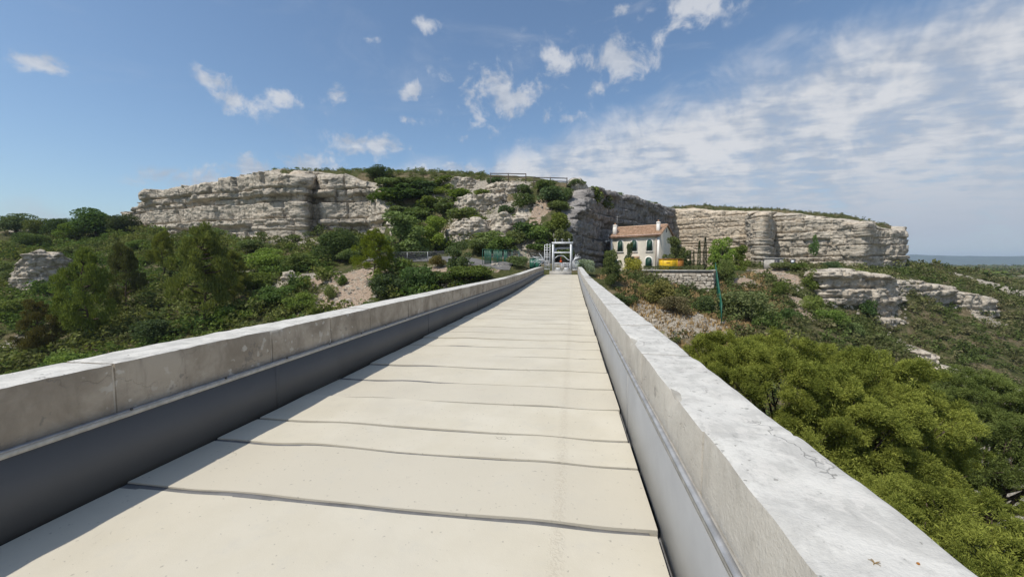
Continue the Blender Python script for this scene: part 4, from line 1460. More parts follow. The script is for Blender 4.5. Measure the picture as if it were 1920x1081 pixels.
# ------------------------------------------------------------------ stone retaining wall
def stone_wall(p0, p1, zt0, zt1, zb0, zb1, name, label, seed, step=0.34):
    p0, p1 = Vector((p0[0], p0[1], 0)), Vector((p1[0], p1[1], 0))
    d = p1 - p0
    L = d.length
    root = empty(name, p0, math.atan2(d.y, d.x))
    tag(root, label, 'wall')
    core = MB()
    core.add([(0, 0.05, zb0 - 0.8), (L, 0.05, zb1 - 0.8), (L, 0.5, zb1 - 0.8), (0, 0.5, zb0 - 0.8), (0, 0.05, zt0), (L, 0.05, zt1), (L, 0.5, zt1), (0, 0.5, zt0)],
             [(0, 1, 5, 4), (1, 2, 6, 5), (2, 3, 7, 6), (3, 0, 4, 7), (4, 5, 6, 7)])
    core.build('mortar', M['wall_mortar'], root)
    rg = random.Random(seed)
    z = min(zb0, zb1) - 0.4
    big, rest = [], MB()
    protos = []
    for i in range(8):
        v, q = grid_box((-0.5, -0.5, -0.5), (0.5, 0.5, 0.5), (3, 2, 3), 0.16, 0.07, 2.2, seed + i)
        protos.append(mesh_np('stone', v, q, None, False))
        protos[-1].materials.append(M['wall_stone'])
    n = 0
    while z < max(zt0, zt1) - 0.12:
        h = rg.uniform(0.24, 0.44)
        x = rg.uniform(-0.2, 0)
        while x < L:
            w = rg.uniform(0.35, 0.95)
            xm = x + w / 2
            t = xm / L
            if 0 <= t <= 1 and zb0 + (zb1 - zb0) * t - 0.5 < z and z + h < zt0 + (zt1 - zt0) * t - 0.02:
                o = add_obj('stone', protos[rg.randrange(8)], None, root, (xm, 0.05, z + h / 2 + rg.uniform(-0.07, 0.07)), (rg.uniform(-0.1, 0.1), rg.uniform(-0.2, 0.2), 0), (w * rg.uniform(0.8, 1.05), rg.uniform(0.22, 0.44), h * 0.9))
                n += 1
            x += w
        z += h
    cp = MB().add([(-0.1, -0.14, zt0), (L + 0.1, -0.14, zt1), (L + 0.1, 0.55, zt1), (-0.1, 0.55, zt0), (-0.1, -0.14, zt0 + 0.12), (L + 0.1, -0.14, zt1 + 0.12), (L + 0.1, 0.55, zt1 + 0.12), (-0.1, 0.55, zt0 + 0.12)],
                  [(0, 1, 5, 4), (1, 2, 6, 5), (2, 3, 7, 6), (3, 0, 4, 7), (4, 5, 6, 7)]).build('coping', M['concrete_plain'], root)
    return root


wl0, wl1 = xy(1205, 65.5), xy(1338, 65.0)
stone_wall(wl0, wl1, 0.72, 0.72, -1.3, -2.7, 'stone_wall', 'pale dry stone retaining wall in front of the house terrace', 5)
stone_wall(wl1, (wl1[0] + 3.6, wl1[1] + 8.5), 0.715, 0.715, -2.4, -0.8, 'stone_wall', 'side return of the stone terrace wall behind the green fence', 6)

# yellow container on the terrace
c = at(1242, 497, 70)
yc = empty('container', (c[0], c[1], 0.42), R(10))
yc.scale = (1, 1, 1.55)
tag(yc, 'yellow metal container with a brown end on the terrace behind the hedge', 'container')
MB().box(0, 2.45, 0, 1.6, 0.15, 1.32).build('body', M['yellow_paint'], yc)
MB().box(2.451, 3.5, 0.02, 1.58, 0.15, 1.28).build('end_box', M['orange_brown'], yc)
MB().box(-0.06, 3.56, -0.06, 1.66, 1.321, 1.40).build('lid', M['orange_brown'], yc)
for x in (0.0, 1.55, 2.40):
    MB().box(x, x + 0.09, -0.03, -0.001, 0.15, 1.3).build('rib', M['yellow_paint'], yc)
MB().box(0.65, 1.25, -0.012, -0.002, 0.92, 1.0).build('handle', M['orange_brown'], yc)
for x in (0.1, 3.2):
    MB().box(x, x + 0.2, 0.1, 1.5, 0.0, 0.149).build('skid', M['dark_metal'], yc)

# small hut at the foot of the quarry face
c, D_ = gp(1437, 502)
hut = empty('hut', (c[0], c[1] - 3, float(H(c[0], c[1] - 3))), R(-20))
tag(hut, 'small grey concrete hut at the foot of the overhanging quarry cliff', 'hut')
MB().box(-1.6, 1.6, 0, 2.4, -0.3, 2.0).build('wall', M['concrete_plain'], hut)
MB().box(-1.75, 1.75, -0.15, 2.5, 2.001, 2.15).build('roof', M['concrete_plain'], hut)
MB().box(0.1, 0.95, -0.03, 0.0, 0, 1.75).build('door', M['dark_metal'], hut)
sgp = Vector((c[0] + 2.2, c[1] - 5.5, 0))
sg = empty('sign', (sgp.x, sgp.y, float(H(sgp.x, sgp.y))), R(-20))
tag(sg, 'small dark sign board with a white panel beside the concrete hut', 'sign')
MB().tube([(0, 0, -0.2), (0, 0, 1.8)], 0.05).build('post', M['galvanised'], sg)
MB().box(-0.45, 0.45, -0.08, -0.05, 0.5, 1.85).build('board', M['dark_metal'], sg)
MB().box(-0.25, 0.2, -0.095, -0.081, 1.1, 1.6).build('panel', M['white_metal'], sg)
#@@VEG
# ------------------------------------------------------------------ vegetation
def leaf_quads(pos, axis_, size, aspect, rg):
    """diamond leaves: pos (N,3), long axis (N,3), size (N,)"""
    n = len(pos)
    ax = axis_ / np.maximum(np.linalg.norm(axis_, axis=1, keepdims=True), 1e-6)
    rnd = rg.normal(size=(n, 3))
    side = np.cross(ax, rnd)
    side /= np.maximum(np.linalg.norm(side, axis=1, keepdims=True), 1e-6)
    s = np.asarray(size)[:, None]
    v = np.stack([pos - ax * s * 0.5, pos + side * s * aspect * 0.5, pos + ax * s * 0.5, pos - side * s * aspect * 0.5], 1).reshape(-1, 3)
    return v, np.arange(n * 4).reshape(-1, 4)


def lobe_points(lobes, n, rg, shell=0.55, up=0.25):
    L = np.array(lobes, float)          # cx cy cz rx ry rz
    area = (L[:, 3] * L[:, 4] + L[:, 3] * L[:, 5] + L[:, 4] * L[:, 5])
    k = rg.choice(len(L), n, p=area / area.sum())
    d = rg.normal(size=(n, 3))
    d[:, 2] += up
    d /= np.linalg.norm(d, axis=1, keepdims=True)
    r = shell + (1.05 - shell) * rg.random(n) ** 0.6
    pos = L[k, :3] + d * L[k, 3:6] * r[:, None]
    return pos, d


def bush_arrays(seed, n, size=0.07, nl=9, aspect=0.6, dome=True, base=0.0):
    rg = np.random.default_rng(seed)
    lobes = []
    for i in range(nl):
        a, rr = rg.uniform(0, 2 * math.pi), 0.30 * math.sqrt(rg.random())
        rad = rg.uniform(0.14, 0.24)
        zc = base + rg.uniform(0.18, 0.80 - rr * 0.9) * (1 - base) if dome else rg.uniform(base + 0.1, 0.85)
        lobes.append((math.cos(a) * rr, math.sin(a) * rr, zc, rad, rad, rad * rg.uniform(0.7, 1.05)))
    pos, d = lobe_points(lobes, n, rg)
    pos[:, 2] = np.maximum(pos[:, 2], -0.03)
    ax = d * 0.5 + rg.normal(size=d.shape) * 0.8
    return leaf_quads(pos, ax, size * rg.uniform(0.6, 1.4, n), aspect, rg)


def pine_arrays(seed, n, size=0.05, nl=64, slim=1.0):
    """loose upright pine crown with needle puffs, unit height, unit width"""
    rg = np.random.default_rng(seed)
    lobes = []
    for i in range(nl):
        z = 0.16 + 0.80 * rg.random() ** 0.85
        prof = 0.46 * min(1.0, (1.02 - z) / 0.42) ** 0.8 * min(1.0, 0.35 + (z - 0.10) / 0.30)
        a = rg.uniform(0, 2 * math.pi)
        rr = prof * math.sqrt(rg.uniform(0.12, 1.0))
        rad = rg.uniform(0.08, 0.15) * (1.2 - 0.5 * z)
        lobes.append((math.cos(a) * rr, math.sin(a) * rr, z, rad, rad, rad * 0.62))
    pos, d = lobe_points(lobes, n, rg, 0.3, 0.5)
    ax = d + np.array([0, 0, 0.7]) + rg.normal(size=d.shape) * 0.45
    v, q = leaf_quads(pos, ax, size * rg.uniform(0.6, 1.4, n), 0.28, rg)
    return v, q, lobes


def trunk_arrays(seed, lobes, h=0.75, r=0.022, lean=0.04, nb=16):
    rg = random.Random(seed)
    m = MB()
    pts = [(lean * math.sin(i * 1.3 + seed) * i / 5, lean * math.cos(i * 1.7 + seed) * i / 5, -0.06 + (h + 0.06) * i / 5) for i in range(6)]
    m.tube(pts, [r * (1.25 - 0.19 * i) for i in range(6)], 7)
    for l in rg.sample(list(lobes), min(nb, len(lobes))):
        z0 = max(0.10, min(h * 0.95, l[2] - rg.uniform(0.04, 0.14)))
        f = (z0 + 0.06) / (h + 0.06) * 5
        i = min(4, int(f))
        p = [pts[i][j] + (pts[i + 1][j] - pts[i][j]) * (f - i) for j in range(3)]
        mid = (p[0] * 0.45 + l[0] * 0.55, p[1] * 0.45 + l[1] * 0.55, p[2] * 0.45 + l[2] * 0.55 - 0.02)
        m.tube([p, mid, (l[0], l[1], l[2])], [r * 0.45, r * 0.32, r * 0.12], 5)
    return m


def mesh_of(name, v, q, mat):
    me = mesh_np(name, v, q)
    me.materials.append(M[mat])
    return me


BUSH_A = [bush_arrays(500 + i, 1500, 0.085, 9 + i) for i in range(4)]
CACHE = {}


def bush_mesh(mat, i, fine=False):
    k = ('b', mat, i, fine)
    if k not in CACHE:
        v, q = bush_arrays(540 + i, 4200, 0.05, 14 + i) if fine else BUSH_A[i]
        CACHE[k] = mesh_of('bush', v, q, mat)
    return CACHE[k]


def tree_meshes(kind, mat, i):
    k = (kind, mat, i)
    if k in CACHE:
        return CACHE[k]
    if kind == 'pine':
        v, q, lobes = pine_arrays(600 + i, 16000, 0.042)
        tr = trunk_arrays(600 + i, lobes, 0.86, 0.020, 0.05, 26)
    elif kind == 'oak':
        rg = np.random.default_rng(700 + i)
        lobes = []
        for j in range(26):
            a, z = rg.uniform(0, 2 * math.pi), rg.uniform(0.10, 0.88)
            rr = 0.36 * math.sqrt(rg.random()) * min(1, (1.05 - z) / 0.4)
            rad = rg.uniform(0.10, 0.17)
            lobes.append((math.cos(a) * rr, math.sin(a) * rr, z, rad, rad, rad * 0.85))
        pos, d = lobe_points(lobes, 7500, rg, 0.5)
        v, q = leaf_quads(pos, d * 0.5 + rg.normal(size=d.shape), 0.045 * rg.uniform(0.6, 1.4, len(d)), 0.6, rg)
        tr = trunk_arrays(700 + i, lobes, 0.55, 0.03, 0.03, 12)
    elif kind == 'dome':
        v, q = bush_arrays(760 + i, 6500, 0.042, 18, 0.6)
        tr = trunk_arrays(760 + i, [(0.1, 0, 0.5), (-0.15, 0.1, 0.45), (0, -0.15, 0.55)], 0.5, 0.03, 0.03, 3)
    else:  # cypress
        rg = np.random.default_rng(800 + i)
        n = 3000
        z = rg.uniform(0.03, 1.0, n)
        r = 0.5 * np.sin(np.clip(0.12 + 0.88 * (1 - z), 0, 1) * math.pi * 0.5) ** 0.7 * np.clip(z * 8, 0.35, 1) * rg.uniform(0.6, 1.1, n)
        a = rg.uniform(0, 2 * math.pi, n)
        pos = np.stack([np.cos(a) * r, np.sin(a) * r, z], -1)
        v, q = leaf_quads(pos, np.array([0, 0, 1.0]) + rg.normal(size=pos.shape) * np.array([3, 3, 0.12]), 0.06 * np.ones(n), 0.5, rg)
        tr = MB().tube([(0, 0, -0.05), (0, 0, 0.85)], [0.05, 0.01], 6)
        v[:, 2] = np.clip(v[:, 2], 0, 1.03)
    me = mesh_of('crown', v, q, mat)
    tm = mesh_np('trunk', np.concatenate(tr.v), np.concatenate(tr.q), np.concatenate(tr.t))
    tm.materials.append(M['bark'])
    CACHE[k] = (me, tm)
    return CACHE[k]


PLACED = []


def spot(px, pb, wpx, hpx, D=None):
    if D is None:
        c, D = gp(px, pb)
    else:
        c = np.array(at(px, pb, D))
    L = math.hypot(px - 960, F_PX)
    ca_ = F_PX / L
    w = wpx * D / L * ca_        # a pixel is narrower off the axis
    h = hpx * D / L
    PLACED.append((c[0], c[1], w * 0.5))
    return c, w, h


rgv = random.Random(77)


def tree(kind, name, px, pb, pt_, wpx, mat, label, group=None, i=None, D=None):
    c, w, h = spot(px, pb, wpx, pb - pt_, D)
    cm, tm = tree_meshes(kind, mat, rgv.randrange(3) if i is None else i)
    root = empty(name, tuple(c), rgv.uniform(0, 6.28))
    root.scale = (w, w, h)
    tag(root, label, 'tree', group)
    add_obj('crown', cm, None, root)
    add_obj('trunk', tm, None, root)
    return root


def bush(px, pb, wpx, hpx, mat, label, group=None, name='bush', fine=False, D=None):
    c, w, h = spot(px, pb, wpx * 1.12, hpx * 1.1, D)
    o = add_obj(name, bush_mesh(mat, rgv.randrange(4), fine), None, None, (c[0], c[1], c[2] - 0.06 * h), (0, 0, rgv.uniform(0, 6.28)), (w, w, h))
    tag(o, label, 'bush', group)
    return o


# the trees on the left bank
tree('pine', 'pine_tree', 165, 645, 462, 125, 'leaf_pine', 'dark pine just right of the pale square rock at the left', i=0)
tree('pine', 'pine_tree', 238, 590, 455, 84, 'leaf_pine', 'slim pine between the two tallest pines on the left', i=1)
tree('pine', 'pine_tree', 385, 612, 420, 128, 'leaf_pine', 'tallest pine on the left bank below the layered cliff', i=2)
tree('pine', 'pine_tree', 308, 520, 432, 62, 'leaf_pine', 'small brownish pine behind the tall pines, under the cliff end', i=1)
tree('pine', 'pine_tree', 72, 668, 560, 105, 'leaf_brown', 'yellowish low pine nearest the left picture edge', i=0)
tree('pine', 'pine_tree', 440, 570, 470, 70, 'leaf_pine', 'low pine just right of the tallest left pine', i=1)
tree('dome', 'oak_tree', 182, 447, 380, 150, 'leaf_oak', 'broad dark oak on the skyline left of the cliff')
tree('dome', 'oak_tree', 112, 446, 400, 90, 'leaf_oak', 'rounded oak on the left skyline beside the broad dark one')
tree('dome', 'oak_tree', 30, 438, 392, 120, 'leaf_oak', 'leftmost dark tree on the skyline')
tree('dome', 'oak_tree', 78, 446, 402, 80, 'leaf_bush', 'low oak on the left skyline between the two leftmost trees')
tree('dome', 'oak_tree', 236, 438, 394, 84, 'leaf_oak', 'oak on the skyline just left of the cliff tip')
tree('dome', 'oak_tree', 142, 450, 404, 90, 'leaf_bush', 'green oak filling the gap left of the broad dark skyline oak')
tree('dome', 'oak_tree', 60, 470, 428, 100, 'leaf_bush', 'low green tree below the leftmost skyline tree')
tree('dome', 'oak_tree', 390, 455, 418, 90, 'leaf_bush', 'green tree at the foot of the left end of the cliff')
tree('dome', 'oak_tree', 634, 488, 414, 98, 'leaf_oak', 'dark round holm oak below the right end of the layered cliff')
tree('oak', 'oak_tree', 752, 482, 396, 122, 'leaf_light', 'large bright green tree behind the chain link fence')
tree('oak', 'oak_tree', 818, 474, 402, 76, 'leaf_light', 'smaller bright green tree right of the large one behind the fence')
tree('pine', 'pine_tree', 702, 528, 430, 76, 'leaf_pine', 'yellow green pine at the left end of the chain link fence', i=2)
tree('oak', 'oak_tree', 862, 514, 450, 64, 'leaf_oak', 'dark green tree between the road and the green fence')
tree('dome', 'oak_tree', 712, 338, 306, 64, 'leaf_oak', 'dark bush-like tree on the very top of the hill', D=93)
# around the house
tree('oak', 'oak_tree', 1146, 536, 470, 44, 'leaf_bush', 'dense green tree left of the house near the parapet')
tree('oak', 'young_tree', 1180, 503, 452, 22, 'leaf_light', 'young light green tree in front of the left house window', D=72)
tree('oak', 'olive_tree', 1263, 503, 442, 54, 'leaf_light', 'green tree beside the right gable of the house', D=74)
for k, (px, tp, w) in enumerate(((1310, 452, 8), (1321, 445, 9))):
    tree('cypress', 'cypress_tree', px, 506, tp, w, 'leaf_cypress', ('left' if k == 0 else 'right') + ' of the two thin dark cypresses on the terrace', 'cypresses on the terrace', D=70)
for k, px in enumerate((1294, 1300)):
    tree('cypress', 'cypress_tree', px, 504, 470, 5, 'leaf_cypress', ('left' if k == 0 else 'right') + ' of the two short cypresses beside the tall pair', 'short cypresses', D=76)
tree('oak', 'olive_tree', 1352, 520, 446, 66, 'leaf_light', 'tall grey green tree right of the cypresses', D=80)
tree('oak', 'olive_tree', 1384, 512, 458, 56, 'leaf_light', 'rightmost grey green tree below the quarry face', D=86)
tree('oak', 'olive_tree', 1360, 540, 486, 46, 'leaf_bush', 'lower green tree just behind the tall green fence', D=69)
tree('oak', 'olive_tree', 1286, 503, 468, 30, 'leaf_light', 'small green tree between the gable tree and the cypresses', D=76)

BUSHES = [
    (1187, 512, 44, 38, 'leaf_yellow', 'yellow flowering bush in front of the house porch', True),
    (1190, 528, 50, 30, 'leaf_brown', 'brownish bush under the yellow flowering one', True),
    (1232, 568, 66, 58, 'leaf_brown', 'olive brown broom bush leaning on the stone wall', True),
    (1270, 590, 66, 44, 'leaf_brown', 'low brown bush below the stone wall', True),
    (1165, 575, 56, 32, 'leaf_oak', 'dark bush low behind the right parapet', True),
    (1322, 586, 56, 40, 'leaf_bush', 'green bush just left of the tall green fence', True),
    (1398, 604, 116, 72, 'leaf_bush', 'big rounded olive bush right of the tall green fence', True),
    (1440, 618, 80, 50, 'leaf_bush', 'olive bush at the lower right of the big rounded one', True),
    (1370, 580, 60, 46, 'leaf_brown', 'brownish bush behind the big rounded olive bush', True),
    (1480, 606, 48, 38, 'leaf_oak', 'dark round bush on the gravel slope behind the big pine', True),
    (1462, 556, 40, 34, 'leaf_bush', 'single bush on the gravel slope below the hut', True),
    (1590, 545, 96, 52, 'leaf_bush', 'wide dark bush mass on top of the lower rock face', True),
    (1530, 545, 50, 50, 'leaf_bush', 'bush in the cleft left of the lower rock face', True),
    (1520, 585, 60, 40, 'leaf_bush', 'bush spilling down the cleft beside the gravel slope', True),
    (1555, 610, 70, 36, 'leaf_bush', 'bush at the foot of the lower rock face', True),
    (1600, 628, 60, 30, 'leaf_bush', 'rightmost bush at the foot of the lower rock face', True),
    (1560, 512, 40, 26, 'leaf_oak', 'low bush under the quarry buttress', True),
    (1462, 506, 44, 18, 'leaf_bush', 'low hedge-like bush right of the hut', True),
    (1500, 506, 44, 18, 'leaf_light', 'pale green low bush below the quarry buttress', True),
    (735, 552, 90, 50, 'leaf_oak', 'dark bush below the left end of the chain link fence', True),
    (785, 548, 70, 60, 'leaf_oak', 'upright dark bush right above the left parapet', True),
    (880, 528, 90, 36, 'leaf_light', 'bright green bush rising behind the left parapet near the gate', True),
    (830, 532, 60, 30, 'leaf_bush', 'green bush between the pink bank and the bright bush', True),
    (660, 490, 60, 30, 'leaf_bush', 'green bush left of the yellow green pine', True),
    (822, 502, 36, 30, 'leaf_brown', 'brownish bush below the right end of the chain link fence', True),
    (970, 500, 46, 26, 'leaf_bush', 'round bush left of the green utility box', True),
    (610, 600, 70, 40, 'leaf_bush', 'green bush at the foot of the pink eroded bank', True),
    (560, 505, 84, 40, 'leaf_light', 'light green bush on the bank left of the pink eroded earth', True),
    (505, 505, 96, 46, 'leaf_light', 'light green bush below the middle of the layered cliff', True),
    (470, 545, 86, 44, 'leaf_bush', 'green bush to the right of the tallest left pine', True),
    (525, 570, 96, 46, 'leaf_oak', 'dark bush low on the bank above the parapet', True),
    (565, 580, 70, 36, 'leaf_bush', 'small green bush left of the pink bank foot', True),
    (480, 470, 70, 26, 'leaf_bush', 'low bush directly under the layered cliff', True),
    (440, 605, 90, 40, 'leaf_bush', 'green bush at the foot of the tallest left pine', True),
    (290, 640, 110, 50, 'leaf_oak', 'dark bush in front of the slim pine', True),
    (30, 600, 90, 50, 'leaf_bush', 'green bush at the left edge below the pale rock', True),
    (20, 530, 80, 50, 'leaf_light', 'light green bush left of the pale square rock', True),
    (130, 700, 120, 44, 'leaf_light', 'light green bush just above the parapet at far left', True),
    (270, 470, 70, 26, 'leaf_bush', 'bush below the left tip of the cliff', True),
    (610, 520, 40, 26, 'leaf_bush', 'small bush on the upper edge of the pink bank', True),
    (640, 535, 24, 26, 'leaf_bush', 'upright small bush in the middle of the pink bank', True),
    (622, 560, 30, 34, 'leaf_light', 'light green bush in the lower part of the pink bank', True),
    (930, 345, 36, 17, 'leaf_oak', 'dark bush under the upper wooden railing', False),
    (1080, 352, 36, 18, 'leaf_oak', 'dark bush crowning the bushy knoll beside the dark cliff', False),
    (1526, 480, 22, 46, 'leaf_oak', 'dark bush clinging in the cleft of the quarry buttress', False),
    (1628, 588, 34, 34, 'leaf_oak', 'green bush growing on the lower rock face', False),
]
for (px, pb, w, h, mat, lab, fine) in BUSHES:
    D = {1526: 118, 1628: 91, 1187: 70, 1190: 66, 1590: 97}.get(px)
    bush(px, pb, w, h, mat, lab, fine=fine, D=D)
bush(1100, 512, 40, 34, 'leaf_silver', 'pale green spiky shrub right of the white gate', name='shrub', fine=True, D=53)

SLOPE = [(700, 372, 50, 26), (722, 384, 74, 36), (762, 380, 84, 38), (800, 368, 60, 34), (772, 350, 70, 22), (735, 352, 60, 22), (806, 395, 60, 34), (838, 402, 66, 34), (862, 398, 50, 30), (872, 416, 66, 30), (893, 426, 46, 28),
         (840, 346, 50, 16), (985, 366, 30, 24), (982, 388, 44, 30), (1036, 378, 60, 40), (1022, 362, 46, 26), (1052, 396, 46, 26), (918, 458, 54, 30), (898, 474, 56, 32), (938, 476, 66, 40), (984, 448, 54, 40),
         (962, 462, 50, 36), (1010, 450, 60, 36), (1042, 462, 46, 44), (1036, 432, 40, 28), (1000, 434, 36, 22), (962, 424, 36, 24), (812, 352, 40, 16), (860, 376, 56, 26), (832, 368, 44, 24), (1012, 474, 60, 28), (1036, 482, 40, 26),
         (780, 410, 50, 24), (745, 402, 50, 20), (905, 372, 40, 20), (950, 404, 34, 20), (1060, 372, 30, 24)]
ORD = ['leftmost', 'second', 'third', 'fourth', 'fifth', 'sixth', 'seventh', 'eighth', 'ninth', 'tenth', 'eleventh', 'twelfth']
ROWS = [('top row', -1e9, 369), ('second row', 369, 391), ('third row', 391, 419), ('fourth row', 419, 456), ('bottom row', 456, 1e9)]
k = 0
for rname, lo_, hi_ in ROWS:
    for j, (px, pb, w, h) in enumerate(sorted(b for b in SLOPE if lo_ <= b[1] < hi_)):
        lab = (ORD[j] + (' bush' if j == 0 else ' bush from the left') + ' in the ' + rname + ' on the rocky slope above the gate')
        bush(px, pb, w, h, ('leaf_bush', 'leaf_bush', 'leaf_oak', 'leaf_light')[k % 4 if k % 3 else 0], lab, 'bushes on the rocky slope')
        k += 1
for px, pb, w, h, D, lab in ((1050, 430, 44, 44, 62.5, 'upper of three bushes on the near corner of the dark cliff'), (1056, 462, 40, 44, 60.5, 'middle of three bushes on the near corner of the dark cliff'),
                             (1062, 490, 34, 30, 60, 'lowest of three bushes on the near corner of the dark cliff')):
    bush(px, pb, w, h, 'leaf_light', lab, 'bushes on the dark cliff corner', D=D)
for k, (px, pb, w, h, D) in enumerate([(1112, 384, 44, 40, 78), (1122, 366, 40, 20, 84), (1132, 392, 36, 34, 84), (1146, 374, 44, 18, 93), (1180, 378, 40, 12, 104), (1215, 385, 36, 10, 118)]):
    bush(px, pb, w, h, 'leaf_bush', ORD[k] + (' green bush' if k == 0 else ' green bush from the left') + ' hanging over the rim of the dark cliff', 'bushes on the dark cliff rim', D=D)


def hedge():
    a, b = Vector(at(1206, 506, 67.5)), Vector(at(1320, 506, 67.5))
    a.z = b.z = 0.42
    d = b - a
    L = d.length
    root = empty('hedge', a, math.atan2(d.y, d.x))
    tag(root, 'clipped green hedge along the top of the stone wall', 'hedge')
    rg = np.random.default_rng(9)
    n = 9000
    x = rg.uniform(0, L, n)
    s = rg.random(n)
    y = np.where(s < 0.5, rg.uniform(-0.04, 0.12, n), rg.uniform(0, 0.8, n))
    top = 1.0 + 0.10 * vnoise(x * 1.2, x * 0, None, 3)
    z = np.where(s < 0.5, rg.uniform(0.0, 1, n) * top, top - rg.uniform(0, 0.12, n))
    pos = np.stack([x, y, z], -1)
    v, q = leaf_quads(pos, rg.normal(size=pos.shape), rg.uniform(0.08, 0.16, n), 0.6, rg)
    add_obj('foliage', mesh_of('foliage', v, q, 'leaf_bush'), None, root)
    m = MB()
    for i in range(int(L / 0.6)):
        m.tube([(0.3 + i * 0.6, 0.4, -0.1), (0.3 + i * 0.6, 0.4, 0.8)], 0.02, 4)
    m.build('stems', M['bark'], root)


hedge()


# ------------------------------------------------------------------ the big pines beside the walkway
def clump_mesh(seed, mat='leaf_pine_bright'):
    rg = np.random.default_rng(seed)
    P, A = [], []
    for j in range(15):
        e = rg.normal(size=3)
        e[2] = abs(e[2]) * 0.8 - 0.1
        e /= np.linalg.norm(e)
        c = e * rg.uniform(0.35, 0.95) * np.array([1, 1, 0.8])
        pr = rg.uniform(0.22, 0.42)
        n = int(2600 * pr * pr)
        d = rg.normal(size=(n, 3)) + e * 0.5 + np.array([0, 0, 0.3])
        d /= np.linalg.norm(d, axis=1, keepdims=True)
        P.append(c + d * (pr * (0.15 + 0.95 * rg.random(n)))[:, None])
        A.append(d + np.array([0, 0, 0.4]) + rg.normal(size=d.shape) * 0.6)
    P, A = np.concatenate(P), np.concatenate(A)
    v, q = leaf_quads(P, A, rg.uniform(0.09, 0.18, len(P)), 0.20, rg)
    return mesh_of('needle_clump', v, q, mat)


CLUMPS = {m_: [clump_mesh(900 + i, m_) for i in range(6)] for m_ in ('leaf_pine_bright', 'leaf_pine_deep')}


def hero_pine(lobes_px, base_px, label, seed, dens=1.0, mat='leaf_pine_bright'):
    rg = np.random.default_rng(seed)
    big = []
    for px, py, D, ra, rb, rc, n, r0, r1 in lobes_px:
        c = np.array(at(px, py, D))
        rt = np.array([c[1], -c[0], 0]) / np.hypot(c[0], c[1])
        bk = np.array([c[0], c[1], 0]) / np.hypot(c[0], c[1])
        got = []
        tries = 0
        while len(got) < n and tries < 4000:
            tries += 1
            e = rg.normal(size=3)
            e[2] += 0.35
            e /= np.linalg.norm(e)
            if e[1] > 0.55 or e[2] < -0.55:
                continue
            f = rg.uniform(0.80, 1.06)
            p = c + (rt * e[0] * ra + bk * e[1] * rb) * f + np.array([0, 0, e[2] * rc * f])
            if all(np.linalg.norm(p - g_[:3]) > 0.78 * g_[3] + 0.18 for g_ in got):
                got.append(np.array([p[0], p[1], p[2], rg.uniform(r0, r1)]))
        big += got
    big = np.array(big)
    c0 = big[:, :3].mean(0)
    bx, by = at(base_px, 494.5, np.hypot(c0[0], c0[1]))[:2]
    zg = float(H(bx, by)) - 0.4
    root = empty('pine_tree', (bx, by, zg))
    tag(root, label, 'tree', 'large pines beside the walkway')
    o0 = np.array([bx, by, zg])
    crown_pts, crown_ax = [], []
    clumps = []
    for (x, y, z, r) in big:
        k = int(4.6 * r * r * dens) + 1
        d = rg.normal(size=(k, 3))
        d[:, 2] = d[:, 2] * 0.8 + 0.28
        d /= np.linalg.norm(d, axis=1, keepdims=True)
        rr = r * rg.uniform(0.55, 1.08, k)
        for i in range(k):
            clumps.append((np.array([x, y, z]) + d[i] * rr[i] * np.array([1, 1, 0.85]) - o0, d[i], rg.uniform(0.54, 0.80) * (1.0 if r > 0.64 else 0.72)))
        n = int(950 * r * r)
        e = rg.normal(size=(n, 3))
        e /= np.linalg.norm(e, axis=1, keepdims=True)
        crown_pts.append(np.array([x, y, z]) - o0 + e * (r * (0.2 + 0.75 * rg.random(n)))[:, None])
        crown_ax.append(e + rg.normal(size=(n, 3)))
    P, A = np.concatenate(crown_pts), np.concatenate(crown_ax)
    v, q = leaf_quads(P, A, rg.uniform(0.08, 0.15, len(P)), 0.24, rg)
    crown = add_obj('crown', mesh_of('crown', v, q, mat), None, root)
    clumps = [clumps[int(i)] for i in rg.permutation(len(clumps))[:298]]
    for (p, dd, r) in clumps:
        ax = Vector(dd + np.array([0, 0, 0.9])).normalized()
        qt = ax.to_track_quat('Z', 'Y').to_euler()
        me = CLUMPS[mat][int(rg.integers(6))]
        o = add_obj('needle_clump', me, None, crown, tuple(p), (qt.x, qt.y, qt.z + rg.uniform(0, 6.28)), (r, r, r * rg.uniform(0.65, 0.95)))
    m = MB()
    top = c0 - o0 + np.array([0, 0, 0.3])
    rr = random.Random(seed)
    pts = [np.array([0, 0, 0.0]), np.array([0.2, 0.1, top[2] * 0.3]), top * 0.55 + np.array([0.1, 0, 0]), top * 0.8, top]
    m.tube([tuple(p) for p in pts], [0.28, 0.20, 0.14, 0.10, 0.06], 9)
    for (x, y, z, r) in big:
        e = np.array([x, y, z]) - o0
        st = pts[2] + (pts[3] - pts[2]) * rr.random()
        mid = st * 0.5 + e * 0.5 + np.array([0, 0, -0.25])
        m.tube([tuple(st), tuple(mid), tuple(e)], [0.075, 0.055, 0.025], 6)
        for _ in range(3):
            t = e + np.array([rr.uniform(-1, 1), rr.uniform(-1, 1), rr.uniform(-0.6, 0.8)]) * r * 0.8
            m.tube([tuple(mid * 0.4 + e * 0.6), tuple(t)], [0.035, 0.01], 4)
    m.build('trunk', M['bark'], root)
    PLACED.append((bx, by, 2.0))


